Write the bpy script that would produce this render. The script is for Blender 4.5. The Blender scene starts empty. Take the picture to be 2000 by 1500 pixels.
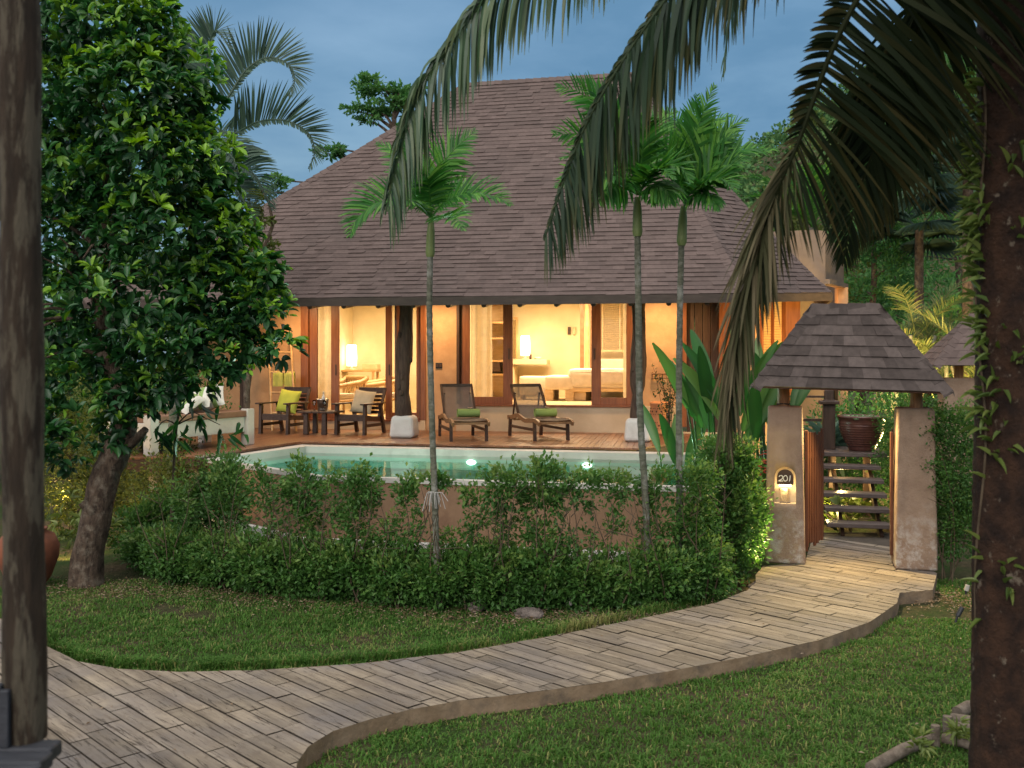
import bpy, bmesh, math, random
import numpy as np
from mathutils import Vector, Matrix, Euler

C = bpy.context.scene
COL = C.collection
R = math.radians
rng = np.random.default_rng(7)
random.seed(7)

# ------------------------------------------------------------------ camera
CAMZ, FPX, HY = 2.35, 1944.4, 700.0          # eye height, focal length and horizon of the 2000 px wide photograph
cam = bpy.data.cameras.new('camera')
cam.sensor_width = 36; cam.lens = 35
cam.shift_y = -(750 - HY) / 2000
cam.clip_start = 0.05; cam.clip_end = 2000
cam.dof.use_dof = True; cam.dof.focus_distance = 13.0; cam.dof.aperture_fstop = 3.2
camo = bpy.data.objects.new('camera', cam); COL.objects.link(camo)
camo.location = (0, 0, CAMZ); camo.rotation_euler = (R(90), 0, 0)
C.camera = camo

# ------------------------------------------------------------------ world: dusk sky with thin cloud
SUN_EL, SUN_AZ = 28, 205
w = bpy.data.worlds.new('World'); C.world = w; w.use_nodes = True
nt = w.node_tree; nt.nodes.clear()
out = nt.nodes.new('ShaderNodeOutputWorld'); bg = nt.nodes.new('ShaderNodeBackground')
sky = nt.nodes.new('ShaderNodeTexSky'); sky.sky_type = 'NISHITA'; sky.sun_disc = False
sky.sun_elevation = R(SUN_EL); sky.sun_rotation = R(SUN_AZ); sky.air_density = 1.4; sky.dust_density = 1.2; sky.ozone_density = 2.5
tc = nt.nodes.new('ShaderNodeTexCoord')
mp = nt.nodes.new('ShaderNodeMapping'); mp.inputs['Scale'].default_value = (1.2, 1.2, 3.4)
nz = nt.nodes.new('ShaderNodeTexNoise'); nz.inputs['Scale'].default_value = 2.6; nz.inputs['Detail'].default_value = 6; nz.inputs['Roughness'].default_value = .55
rp = nt.nodes.new('ShaderNodeValToRGB'); rp.color_ramp.elements[0].position = .38; rp.color_ramp.elements[1].position = .72
rp.color_ramp.elements[0].color = (.95, .95, .95, 1); rp.color_ramp.elements[1].color = (.38, .38, .38, 1)
mx = nt.nodes.new('ShaderNodeMix'); mx.data_type = 'RGBA'
mx.inputs['B'].default_value = (.90, 1.95, 3.2, 1)        # the grey-blue of the cloud veil, in the sky's own units
nt.links.new(tc.outputs['Generated'], mp.inputs['Vector']); nt.links.new(mp.outputs['Vector'], nz.inputs['Vector'])
nt.links.new(nz.outputs['Fac'], rp.inputs['Fac']); nt.links.new(rp.outputs['Color'], mx.inputs['Factor'])
nt.links.new(sky.outputs['Color'], mx.inputs['A'])
sx = nt.nodes.new('ShaderNodeSeparateXYZ'); nt.links.new(tc.outputs['Generated'], sx.inputs['Vector'])      # sky made several times brighter overhead, out of view, to add ambient light
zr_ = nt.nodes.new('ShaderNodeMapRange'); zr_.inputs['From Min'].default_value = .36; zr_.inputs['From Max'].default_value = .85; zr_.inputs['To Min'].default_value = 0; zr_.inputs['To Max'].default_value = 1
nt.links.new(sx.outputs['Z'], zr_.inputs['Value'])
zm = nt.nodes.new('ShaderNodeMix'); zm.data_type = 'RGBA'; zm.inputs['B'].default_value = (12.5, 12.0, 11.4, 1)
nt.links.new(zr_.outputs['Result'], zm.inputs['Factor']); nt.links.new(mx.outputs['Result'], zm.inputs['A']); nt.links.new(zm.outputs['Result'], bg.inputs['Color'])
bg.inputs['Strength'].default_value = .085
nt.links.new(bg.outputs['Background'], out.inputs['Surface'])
sun = bpy.data.lights.new('sun', 'SUN'); sun.energy = 1.5; sun.angle = R(45); sun.color = (1, .93, .86)
so = bpy.data.objects.new('sun', sun); COL.objects.link(so)
a, e = R(SUN_AZ), R(SUN_EL)
so.rotation_euler = Vector((math.sin(a) * math.cos(e), math.cos(a) * math.cos(e), math.sin(e))).to_track_quat('Z', 'Y').to_euler()

C.view_settings.view_transform = 'Standard'; C.view_settings.look = 'None'
C.view_settings.exposure = 0.72; C.view_settings.gamma = 1.0
C.render.engine = 'CYCLES'
C.cycles.use_denoising = True
C.cycles.max_bounces = 8; C.cycles.diffuse_bounces = 3; C.cycles.glossy_bounces = 3
C.cycles.transmission_bounces = 6; C.cycles.transparent_max_bounces = 12
C.cycles.caustics_reflective = False; C.cycles.caustics_refractive = False
C.cycles.sample_clamp_indirect = 4.0
C.cycles.use_light_tree = True

# ------------------------------------------------------------------ helpers: where a pixel of the photograph is, at a known depth
def wp(px, py, Y):
    return np.array([(px - 1000) / FPX * Y, Y, CAMZ - (py - HY) / FPX * Y])
def gp(px, py, z=0.0):
    Y = FPX * (CAMZ - z) / (py - HY)
    return np.array([(px - 1000) / FPX * Y, Y, z])

# ------------------------------------------------------------------ materials
class Nodes:
    def __init__(s, name):
        s.m = bpy.data.materials.new(name); s.m.use_nodes = True
        s.t = s.m.node_tree; s.t.nodes.clear()
        s.o = s.t.nodes.new('ShaderNodeOutputMaterial')
    def n(s, typ, **kw):
        nd = s.t.nodes.new('ShaderNode' + typ)
        for k, v in kw.items():
            if hasattr(nd, k): setattr(nd, k, v)
        return nd
    def l(s, a, b): s.t.links.new(a, b)
    def mixc(s, f, a, b, blend='MIX'):
        m = s.n('Mix', data_type='RGBA'); m.blend_type = blend
        for sock, v in (('Factor', f), ('A', a), ('B', b)):
            if isinstance(v, bpy.types.NodeSocket): s.l(v, m.inputs[sock])
            elif sock == 'Factor': m.inputs[sock].default_value = v
            else: m.inputs[sock].default_value = (*v, 1)
        return m.outputs['Result']
    def noise(s, scale, detail=5, rough=.55, stretch=(1, 1, 1), rot=0, lo=.35, hi=.65, dist=0):
        c = s.n('TexCoord'); m = s.n('Mapping'); m.inputs['Scale'].default_value = stretch; m.inputs['Rotation'].default_value = (0, 0, rot)
        if rot:                                     # turn first, then stretch
            m0 = s.n('Mapping'); m0.inputs['Rotation'].default_value = (0, 0, rot); m.inputs['Rotation'].default_value = (0, 0, 0)
            s.l(c.outputs['Object'], m0.inputs['Vector']); s.l(m0.outputs['Vector'], m.inputs['Vector'])
        else: s.l(c.outputs['Object'], m.inputs['Vector'])
        x = s.n('TexNoise'); x.inputs['Scale'].default_value = scale; x.inputs['Detail'].default_value = detail
        x.inputs['Roughness'].default_value = rough; x.inputs['Distortion'].default_value = dist
        s.l(m.outputs['Vector'], x.inputs['Vector'])
        r = s.n('MapRange'); r.inputs['From Min'].default_value = lo; r.inputs['From Max'].default_value = hi
        s.l(x.outputs['Fac'], r.inputs['Value'])
        return r.outputs['Result']
    def tint(s):
        a = s.n('Attribute'); a.attribute_name = 'tint'; return a.outputs['Fac']
    def bsdf(s, col, rough=.6, spec=.3, metal=0, bump=None, bd=.01, bs=.5, link=True):
        b = s.n('BsdfPrincipled')
        if isinstance(col, bpy.types.NodeSocket): s.l(col, b.inputs['Base Color'])
        else: b.inputs['Base Color'].default_value = (*col, 1)
        b.inputs['Roughness'].default_value = rough; b.inputs['Specular IOR Level'].default_value = spec; b.inputs['Metallic'].default_value = metal
        if bump is not None:
            bm = s.n('Bump'); bm.inputs['Strength'].default_value = bs; bm.inputs['Distance'].default_value = bd
            s.l(bump, bm.inputs['Height']); s.l(bm.outputs['Normal'], b.inputs['Normal'])
        if link: s.l(b.outputs['BSDF'], s.o.inputs['Surface'])
        return b

def surf(name, c1, c2, scale=6, stretch=(1, 1, 1), rot=0, rough=.65, spec=.3, bump=.004, bscale=None, metal=0, tint=0, c3=None, s3=2.0, sharp=0):
    N = Nodes(name)
    f = N.noise(scale, stretch=stretch, rot=rot)
    col = N.mixc(f, c1, c2)
    if c3 is not None: col = N.mixc(N.noise(s3, detail=9, rough=.68, lo=.5 if sharp < 2 else .60, hi=.72 if not sharp else .56 if sharp < 2 else .66, stretch=stretch if sharp else (1, 1, 1)), col, c3)
    if tint:
        mr = N.n('MapRange'); mr.inputs['To Min'].default_value = 1 - tint; mr.inputs['To Max'].default_value = 1 + tint
        N.l(N.tint(), mr.inputs['Value'])
        hs = N.n('HueSaturation'); N.l(mr.outputs['Result'], hs.inputs['Value']); N.l(col, hs.inputs['Color']); col = hs.outputs['Color']
    b = N.noise(bscale or scale * 3, detail=8, rough=.65, stretch=stretch, rot=rot, lo=.2, hi=.8)
    N.bsdf(col, rough, spec, metal, b, bump, .7)
    return N.m

def leafmat(name, c0, c1, c2, rough=.42, trans=.28, spec=.4):
    N = Nodes(name)
    r = N.n('ValToRGB'); cr = r.color_ramp
    cr.elements[0].position = 0; cr.elements[0].color = (*c0, 1); cr.elements[1].position = 1; cr.elements[1].color = (*c2, 1)
    m = cr.elements.new(.55); m.color = (*c1, 1)
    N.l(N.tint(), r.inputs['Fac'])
    p = N.bsdf(r.outputs['Color'], rough, spec, link=False)
    t = N.n('BsdfTranslucent'); hs = N.n('HueSaturation'); hs.inputs['Value'].default_value = 1.5; hs.inputs['Saturation'].default_value = 1.1
    N.l(r.outputs['Color'], hs.inputs['Color']); N.l(hs.outputs['Color'], t.inputs['Color'])
    x = N.n('MixShader'); x.inputs['Fac'].default_value = trans
    N.l(p.outputs['BSDF'], x.inputs[1]); N.l(t.outputs['BSDF'], x.inputs[2]); N.l(x.outputs['Shader'], N.o.inputs['Surface'])
    return N.m

def emit(name, col, strength):
    N = Nodes(name); e_ = N.n('Emission'); e_.inputs['Color'].default_value = (*col, 1); e_.inputs['Strength'].default_value = strength
    N.l(e_.outputs['Emission'], N.o.inputs['Surface']); return N.m

def glassmat(name, tintc=(1, 1, 1), rough=.0, base=.03):
    N = Nodes(name); t = N.n('BsdfTransparent'); t.inputs['Color'].default_value = (*tintc, 1)
    g = N.n('BsdfGlossy'); g.inputs['Roughness'].default_value = rough
    f = N.n('Fresnel'); f.inputs['IOR'].default_value = 1.5
    x = N.n('MixShader'); N.l(f.outputs['Fac'], x.inputs['Fac']); N.l(t.outputs['BSDF'], x.inputs[1]); N.l(g.outputs['BSDF'], x.inputs[2])
    N.l(x.outputs['Shader'], N.o.inputs['Surface']); return N.m

def watermat():
    N = Nodes('pool_water'); t = N.n('BsdfTransparent'); t.inputs['Color'].default_value = (.72, .95, .87, 1)
    g = N.n('BsdfGlossy'); g.inputs['Roughness'].default_value = .015
    f = N.n('Fresnel'); f.inputs['IOR'].default_value = 1.33
    b = N.n('Bump'); b.inputs['Distance'].default_value = .005; b.inputs['Strength'].default_value = .35
    N.l(N.noise(4.5, detail=3, dist=.8, lo=0, hi=1), b.inputs['Height']); N.l(b.outputs['Normal'], f.inputs['Normal']); N.l(b.outputs['Normal'], g.inputs['Normal'])
    x = N.n('MixShader'); N.l(f.outputs['Fac'], x.inputs['Fac']); N.l(t.outputs['BSDF'], x.inputs[1]); N.l(g.outputs['BSDF'], x.inputs[2])
    N.l(x.outputs['Shader'], N.o.inputs['Surface']); return N.m

def clothmat(name, c, see=.0, trans=.4, weave=120):
    N = Nodes(name); col = N.mixc(N.noise(9), [v * .88 for v in c], c)
    p = N.bsdf(col, .85, .15, bump=N.noise(weave, detail=2), bd=.002, link=False)
    t = N.n('BsdfTranslucent'); N.l(col, t.inputs['Color'])
    x = N.n('MixShader'); x.inputs['Fac'].default_value = trans
    N.l(p.outputs['BSDF'], x.inputs[1]); N.l(t.outputs['BSDF'], x.inputs[2]); o_ = x.outputs['Shader']
    if see:
        tr = N.n('BsdfTransparent'); y = N.n('MixShader'); y.inputs['Fac'].default_value = see
        N.l(o_, y.inputs[1]); N.l(tr.outputs['BSDF'], y.inputs[2]); o_ = y.outputs['Shader']
    N.l(o_, N.o.inputs['Surface']); return N.m

def pillarmat():
    # brown lime plaster, worn to pale grey near the foot
    N = Nodes('gate_plaster')
    col = N.mixc(N.noise(5), (.23, .155, .11), (.29, .205, .148))
    g = N.n('TexCoord'); s = N.n('SeparateXYZ'); N.l(g.outputs['Object'], s.inputs['Vector'])
    mr = N.n('MapRange'); mr.inputs['From Min'].default_value = .75; mr.inputs['From Max'].default_value = .05; N.l(s.outputs['Z'], mr.inputs['Value'])
    mm = N.n('Math', operation='MULTIPLY'); N.l(mr.outputs['Result'], mm.inputs[0]); N.l(N.noise(7, detail=9, rough=.7, lo=.47, hi=.6), mm.inputs[1])
    col = N.mixc(mm.outputs['Value'], col, (.42, .38, .34))
    st = N.n('Math', operation='MULTIPLY'); N.l(N.noise(6, stretch=(1, 1, .12), lo=.55, hi=.75), st.inputs[0]); st.inputs[1].default_value = .45
    col = N.mixc(st.outputs['Value'], col, (.14, .10, .08))
    N.bsdf(col, .85, .15, bump=N.noise(22, detail=8, rough=.7), bd=.008, bs=.7)
    return N.m

def pathmat():
    N = Nodes('path_planks')
    a = R(46)
    base = N.mixc(N.noise(3.2, stretch=(.35, 3.2, 1), rot=a, detail=8, rough=.65), (.145, .115, .085), (.285, .235, .175))
    base = N.mixc(N.noise(1.3, lo=.42, hi=.7), base, (.14, .125, .12))
    base = N.mixc(N.noise(11, detail=9, rough=.75, lo=.52, hi=.75), base, (.13, .10, .08))
    gr = N.noise(6.5, stretch=(.30, 4.2, 1), rot=a, detail=10, rough=.8, lo=.57, hi=.66, dist=1.2)
    base = N.mixc(gr, base, (.07, .05, .038))
    cr_ = N.noise(16, stretch=(.25, 3.0, 1), rot=a, detail=8, rough=.8, lo=.55, hi=.64, dist=.6); base = N.mixc(cr_, base, (.10, .075, .055))
    mr = N.n('MapRange'); mr.inputs['To Min'].default_value = .78; mr.inputs['To Max'].default_value = 1.20; N.l(N.tint(), mr.inputs['Value'])
    hs = N.n('HueSaturation'); N.l(mr.outputs['Result'], hs.inputs['Value']); N.l(base, hs.inputs['Color'])
    inv = N.n('Math', operation='SUBTRACT'); inv.inputs[0].default_value = 1; N.l(gr, inv.inputs[1])
    N.bsdf(hs.outputs['Color'], .72, .25, bump=inv.outputs['Value'], bd=.012, bs=.8)
    return N.m

def soilmat():
    N = Nodes('soil')
    col = N.mixc(N.noise(14, detail=8), (.045, .038, .022), (.10, .075, .045))
    col = N.mixc(N.noise(1.1, lo=.42, hi=.6), col, (.030, .052, .014))
    N.bsdf(col, .95, .1, bump=N.noise(40, detail=6), bd=.02, bs=.8)
    return N.m

M = {}
M['soil'] = soilmat()
M['path'] = pathmat()
M['path_side'] = surf('path_side', (.165, .11, .065), (.24, .17, .11), 5, rough=.9, bump=.01, c3=(.075, .06, .048), s3=3.5)
M['joint'] = surf('path_joint', (.06, .047, .036), (.085, .068, .052), 9, rough=.95)
M['shingle'] = surf('shingle', (.104, .076, .069), (.124, .092, .083), 16, rough=.9, spec=.12, bump=.003, bscale=150, tint=.14, c3=(.094, .072, .066), s3=.8)
M['gate_shingle'] = surf('gate_shingle', (.074, .059, .054), (.098, .078, .071), 16, rough=.9, spec=.12, bump=.003, bscale=120, tint=.30)
M['fascia'] = surf('fascia', (.040, .028, .022), (.06, .042, .034), 4, stretch=(1, 1, 4), rough=.7)
M['wall'] = surf('ochre_plaster', (.46, .28, .15), (.55, .35, .20), 3.2, rough=.85, spec=.15, bump=.006, bscale=12, c3=(.42, .245, .135), s3=1.3)
M['cream'] = surf('cream_plaster', (.60, .50, .31), (.68, .58, .38), 2.2, rough=.8, spec=.15, bump=.004, bscale=9)
M['plinth'] = surf('plinth_plaster', (.52, .42, .28), (.60, .49, .34), 2.5, rough=.85, bump=.004)
M['white_plaster'] = surf('white_plaster', (.52, .50, .46), (.62, .60, .56), 4, rough=.85, bump=.006, c3=(.42, .40, .36))
M['tower'] = surf('tower_plaster', (.19, .14, .105), (.24, .18, .135), 2.5, rough=.88, bump=.006, c3=(.16, .12, .09), s3=1.2)
M['door_wood'] = surf('door_wood', (.17, .058, .022), (.25, .092, .035), 5, stretch=(6, 6, .5), rough=.38, spec=.45, bump=.002)
M['dark_wood'] = surf('dark_wood', (.042, .022, .014), (.072, .040, .026), 6, stretch=(5, 5, .6), rough=.5, spec=.4, bump=.004)
M['log'] = surf('log_bark', (.040, .024, .017), (.085, .052, .036), 8, stretch=(3, 3, .5), rough=.8, bump=.015)
M['deck'] = surf('deck_wood', (.145, .062, .03), (.23, .105, .05), 5, stretch=(1, 9, 1), rough=.33, spec=.5, bump=.002, tint=.28)
M['chair_wood'] = surf('chair_wood', (.035, .019, .013), (.065, .036, .024), 7, stretch=(3, 3, 3), rough=.45, spec=.4, bump=.003)
M['teak'] = surf('teak', (.15, .075, .035), (.23, .125, .06), 6, stretch=(2, 5, 2), rough=.45, spec=.4, bump=.003)
M['bamboo'] = surf('bamboo', (.42, .25, .10), (.55, .36, .17), 5, rough=.4, spec=.4, bump=.002)
M['pale_wood'] = surf('pale_wood', (.52, .38, .21), (.62, .47, .28), 5, stretch=(1, 1, 4), rough=.5)
M['gate_post'] = surf('gate_post_wood', (.22, .11, .05), (.34, .19, .095), 7, stretch=(5, 5, .5), rough=.6, bump=.01)
M['gate_slat'] = surf('gate_slat_wood', (.085, .030, .015), (.125, .048, .024), 7, stretch=(5, 5, .5), rough=.5, bump=.004)
M['step'] = surf('step_wood', (.085, .060, .052), (.13, .095, .085), 6, stretch=(.8, 6, 3), rough=.45, spec=.45, bump=.004)
M['pillar'] = pillarmat()
M['niche'] = surf('niche_plaster', (.56, .46, .32), (.66, .56, .42), 6, rough=.8)
M['plaque'] = surf('plaque', (.055, .028, .016), (.08, .045, .026), 9, rough=.6)
M['digit'] = surf('digit_paint', (.72, .66, .55), (.8, .74, .64), 9, rough=.6, bump=.001)
M['coping'] = surf('coping_stone', (.40, .38, .34), (.52, .50, .45), 4, rough=.7, bump=.004, c3=(.34, .33, .30))
M['basin'] = surf('basin_render', (.22, .55, .44), (.28, .62, .50), 2.5, rough=.7, bump=.002)
M['pool_wall'] = surf('pool_wall_render', (.205, .122, .072), (.265, .162, .098), 3.2, stretch=(1, 1, .4), rough=.85, bump=.006, c3=(.15, .08, .05), s3=2.2)
M['water'] = watermat()
M['concrete'] = surf('concrete', (.30, .28, .25), (.40, .38, .34), 6, rough=.9, bump=.006, c3=(.22, .20, .18))
M['glass'] = glassmat('pane_glass')
M['clear_glass'] = glassmat('drinking_glass', (.95, .97, .97))
M['curtain'] = clothmat('sheer_curtain', (.78, .68, .48), .18, .45)
M['linen'] = clothmat('bed_linen', (.70, .62, .50), 0, .1)
M['lamp_shade'] = emit('lamp_shade_glow', (1, .82, .5), 5.5)
M['niche_glow'] = emit('niche_lamp_glow', (1, .74, .34), 12)
M['pool_glow'] = emit('pool_lamp_glow', (.95, 1, .9), 7)
M['spot_glow'] = emit('spot_lamp_glow', (1, .72, .32), 10)
M['metal'] = surf('brushed_metal', (.55, .54, .52), (.65, .64, .62), 8, rough=.3, metal=1, bump=.001)
M['black'] = surf('black_plastic', (.016, .016, .018), (.025, .025, .028), 8, rough=.45, bump=.001)
M['white_paint'] = surf('white_paint', (.46, .42, .36), (.55, .50, .43), 4, rough=.75, bump=.006, c3=(.36, .32, .27))
M['mirror'] = surf('mirror_silver', (.9, .9, .9), (.9, .9, .9), 1, rough=.03, metal=1, bump=0)
M['sling'] = clothmat('sling_mesh', (.150, .125, .105), .22, .1, 260)
M['towel_green'] = clothmat('green_towel', (.22, .30, .09), 0, .05, 90)
M['towel_lime'] = clothmat('lime_towel', (.50, .50, .12), 0, .15, 90)
M['cushion_lime'] = clothmat('lime_cushion', (.46, .48, .07), 0, .05, 140)
M['cushion_beige'] = clothmat('beige_cushion', (.52, .43, .29), 0, .05, 140)
M['cushion_white'] = clothmat('white_cushion', (.70, .66, .58), 0, .05, 140)
M['band_green'] = clothmat('green_band', (.25, .36, .12), 0, .05, 140)
M['terracotta'] = surf('terracotta', (.46, .20, .09), (.56, .27, .13), 6, rough=.8, bump=.004)
M['old_terracotta'] = surf('old_terracotta', (.15, .048, .025), (.22, .075, .036), 5, rough=.8, bump=.006, c3=(.08, .04, .03))
M['glaze'] = surf('brown_glaze', (.075, .026, .020), (.12, .045, .034), 7, rough=.28, spec=.6, bump=.002)
M['bark'] = surf('tree_bark', (.040, .026, .018), (.105, .072, .050), 9, stretch=(2.2, 2.2, .9), rough=.95, bump=.05, bscale=16, c3=(.20, .165, .125), s3=9)
M['coco_bark'] = surf('coconut_bark', (.014, .0065, .004), (.046, .021, .011), 9, stretch=(1.4, 1.4, 1.1), rough=.95, bump=.05, bscale=20, c3=(.14, .11, .08), s3=11, sharp=2)
M['palm_bark'] = surf('palm_bark', (.075, .078, .052), (.15, .15, .11), 14, stretch=(1, 1, 2.5), rough=.85, bump=.012, c3=(.30, .295, .27), s3=7)
M['crownshaft'] = surf('crownshaft', (.12, .16, .05), (.19, .23, .09), 5, stretch=(3, 3, .5), rough=.5, bump=.002)
M['stem'] = surf('twig_bark', (.05, .036, .022), (.10, .072, .046), 9, rough=.9, bump=.006)
M['post'] = surf('weathered_post', (.020, .013, .008), (.044, .029, .018), 14, stretch=(2, 2, .35), rough=.9, bump=.03, bscale=26, c3=(.088, .072, .050), s3=9, sharp=1)
M['rail_dark'] = surf('rail_dark_wood', (.022, .024, .030), (.038, .040, .048), 6, stretch=(1, 5, 1), rough=.55, bump=.006)
M['rail_tan'] = surf('rail_tan_wood', (.26, .145, .07), (.34, .20, .10), 6, stretch=(1, 5, 1), rough=.55, bump=.006)
M['rock'] = surf('rock', (.10, .08, .07), (.19, .155, .135), 7, rough=.95, bump=.03)
M['log_edge'] = surf('edging_log', (.11, .085, .065), (.21, .17, .135), 8, stretch=(2, 2, 2), rough=.9, bump=.015)
M['grey_fiber'] = surf('pale_fibre', (.30, .285, .26), (.40, .38, .35), 9, rough=.9)
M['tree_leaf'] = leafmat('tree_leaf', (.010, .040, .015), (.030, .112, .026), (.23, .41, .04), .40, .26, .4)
M['hedge_leaf'] = leafmat('hedge_leaf', (.014, .046, .012), (.062, .150, .030), (.23, .30, .075), .48, .28, .3)
M['palm_leaf'] = leafmat('palm_leaf', (.014, .060, .014), (.040, .150, .026), (.15, .31, .05), .5, .32, .25)
M['coco_leaf'] = leafmat('coco_leaf', (.024, .050, .026), (.045, .090, .040), (.10, .125, .05), .42, .14, .4)
M['coco_leaf_dead'] = leafmat('coco_leaf_dead', (.025, .032, .012), (.05, .050, .022), (.13, .105, .06), .7, .15, .15)
M['coco_leaf_dark'] = leafmat('coco_leaf_dark', (.012, .026, .016), (.024, .046, .022), (.075, .068, .024), .6, .18, .2)
M['coco_leaf_old'] = leafmat('coco_leaf_old', (.006, .011, .005), (.013, .020, .008), (.042, .034, .012), .72, .22, .1)  # darker copy of the coconut leaf: shade on the undersides put into colour
M['grey_palm_leaf'] = leafmat('grey_palm_leaf', (.022, .045, .032), (.045, .085, .058), (.085, .14, .085), .5, .2, .3)
M['big_leaf'] = leafmat('heliconia_leaf', (.016, .060, .016), (.036, .115, .024), (.11, .20, .045), .36, .3, .45)
M['back_leaf'] = leafmat('back_leaf', (.022, .075, .024), (.06, .165, .045), (.15, .30, .065), .55, .28, .25)
M['olive_leaf'] = leafmat('olive_leaf', (.04, .055, .014), (.09, .115, .025), (.19, .19, .045), .55, .3, .25)
M['gold_leaf'] = leafmat('gold_leaf', (.05, .085, .028), (.10, .13, .04), (.19, .17, .07), .5, .35, .25)
M['hill_leaf'] = leafmat('hill_leaf', (.035, .09, .04), (.07, .16, .055), (.18, .25, .08), .8, .1, .1)
M['vine_leaf'] = leafmat('vine_leaf', (.05, .085, .018), (.10, .145, .03), (.18, .22, .06), .45, .3, .4)
M['flower_red'] = surf('bract_red', (.34, .045, .02), (.44, .085, .035), 8, rough=.5)
M['flower_pink'] = surf('frangipani', (.62, .36, .32), (.70, .50, .42), 8, rough=.6)
M['grass'] = leafmat('grass_blade', (.040, .085, .016), (.075, .175, .030), (.25, .235, .085), .65, .25, .15)
M['litter'] = leafmat('dry_leaf', (.10, .06, .03), (.20, .135, .08), (.32, .25, .18), .8, .1, .2)

# ------------------------------------------------------------------ mesh builder
class MB:
    def __init__(s): s.V = []; s.F = []; s.T = []; s.MI = []; s.n = 0
    def add(s, V, F, tint=.5, mi=0):
        V = np.asarray(V, float).reshape(-1, 3)
        s.V.append(V); s.T.append(np.broadcast_to(np.asarray(tint, float), (len(V),)))
        if isinstance(F, np.ndarray): groups = [F]
        else:
            d = {}
            for f in F: d.setdefault(len(f), []).append(f)
            groups = [np.array(g) for g in d.values()]
        for g in groups: s.F.append(g + s.n); s.MI.append(np.full(len(g), mi))
        s.n += len(V); return s
    def box(s, c, d, rz=0, tint=.5, mi=0, ry=0, rx=0):
        x, y, z = np.array(d) / 2
        V = np.array([[-x, -y, -z], [x, -y, -z], [x, y, -z], [-x, y, -z], [-x, -y, z], [x, -y, z], [x, y, z], [-x, y, z]])
        if rz or ry or rx: V = V @ np.array(Euler((rx, ry, rz)).to_matrix()).T
        return s.add(V + np.array(c), BOXF, tint, mi)
    def bar(s, p0, p1, wd, ht, tint=.5, mi=0, up=(0, 0, 1)):
        p0, p1 = np.array(p0, float), np.array(p1, float); d = p1 - p0; d /= np.linalg.norm(d)
        sd = np.cross(d, up); sd = sd / (np.linalg.norm(sd) + 1e-9); u = np.cross(sd, d)
        V = [p + a_ * sd * wd / 2 + b_ * u * ht / 2 for p in (p0, p1) for a_, b_ in ((-1, -1), (1, -1), (1, 1), (-1, 1))]
        return s.add(V, [(0, 3, 2, 1), (4, 5, 6, 7), (0, 1, 5, 4), (1, 2, 6, 5), (2, 3, 7, 6), (3, 0, 4, 7)], tint, mi)
    def tube(s, P, rad, n=8, tint=.5, mi=0, jit=0):
        P = np.asarray(P, float); k = len(P); rad = np.broadcast_to(np.asarray(rad, float), (k,))
        T = np.gradient(P, axis=0); T /= np.linalg.norm(T, axis=1)[:, None] + 1e-9
        ref = np.array([1., 0, 0]) if abs(T[0][0]) < .8 else np.array([0, 1., 0])
        A = ref - T * (T @ ref)[:, None]; A /= np.linalg.norm(A, axis=1)[:, None] + 1e-9; B = np.cross(T, A)
        th = np.linspace(0, 2 * math.pi, n, endpoint=False)
        rr = rad[:, None] * (1 + jit * rng.normal(size=(k, n)))
        V = P[:, None] + (np.cos(th)[None, :, None] * A[:, None] + np.sin(th)[None, :, None] * B[:, None]) * rr[:, :, None]
        i = np.arange(k - 1)[:, None] * n; j = np.arange(n)[None]; j2 = (j + 1) % n
        F = np.stack([i + j, i + j2, i + n + j2, i + n + j], -1).reshape(-1, 4)
        s.add(V.reshape(-1, 3), F, tint, mi)
        s.add(V[0], [tuple(range(n))[::-1]], tint, mi); s.add(V[-1], [tuple(range(n))], tint, mi)
        return s
    def lathe(s, prof, n=24, c=(0, 0, 0), tint=.5, mi=0):
        prof = np.array(prof, float); k = len(prof); th = np.linspace(0, 2 * math.pi, n, endpoint=False)
        V = np.stack([prof[:, 0:1] * np.cos(th), prof[:, 0:1] * np.sin(th), np.repeat(prof[:, 1:2], n, 1)], -1) + np.array(c)
        i = np.arange(k - 1)[:, None] * n; j = np.arange(n)[None]; j2 = (j + 1) % n
        return s.add(V.reshape(-1, 3), np.stack([i + j, i + j2, i + n + j2, i + n + j], -1).reshape(-1, 4), tint, mi)
    def bm(s, bm_, tint=.5, mi=0, mat=None):
        if mat is not None: bm_.transform(mat)
        bm_.verts.ensure_lookup_table(); bm_.verts.index_update()
        V = [v.co[:] for v in bm_.verts]; F = [tuple(v.index for v in f.verts) for f in bm_.faces]
        bm_.free(); return s.add(V, F, tint, mi)
    def rbox(s, c, d, r=.02, seg=2, rz=0, rx=0, ry=0, taper=1.0, tint=.5, mi=0, jit=0):
        b = bmesh.new(); bmesh.ops.create_cube(b, size=1)
        for v in b.verts:
            k = taper if v.co.z > 0 else 1
            v.co = Vector((v.co.x * d[0] * k, v.co.y * d[1] * k, v.co.z * d[2]))
        bmesh.ops.bevel(b, geom=b.edges[:] + b.verts[:], offset=r, segments=seg, affect='EDGES', profile=.5)
        if jit:
            bmesh.ops.subdivide_edges(b, edges=b.edges[:], cuts=3, use_grid_fill=True)
            for v in b.verts: v.co += Vector(rng.normal(size=3) * jit)
        return s.bm(b, tint, mi, Matrix.Translation(c) @ Euler((rx, ry, rz)).to_matrix().to_4x4())
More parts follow.
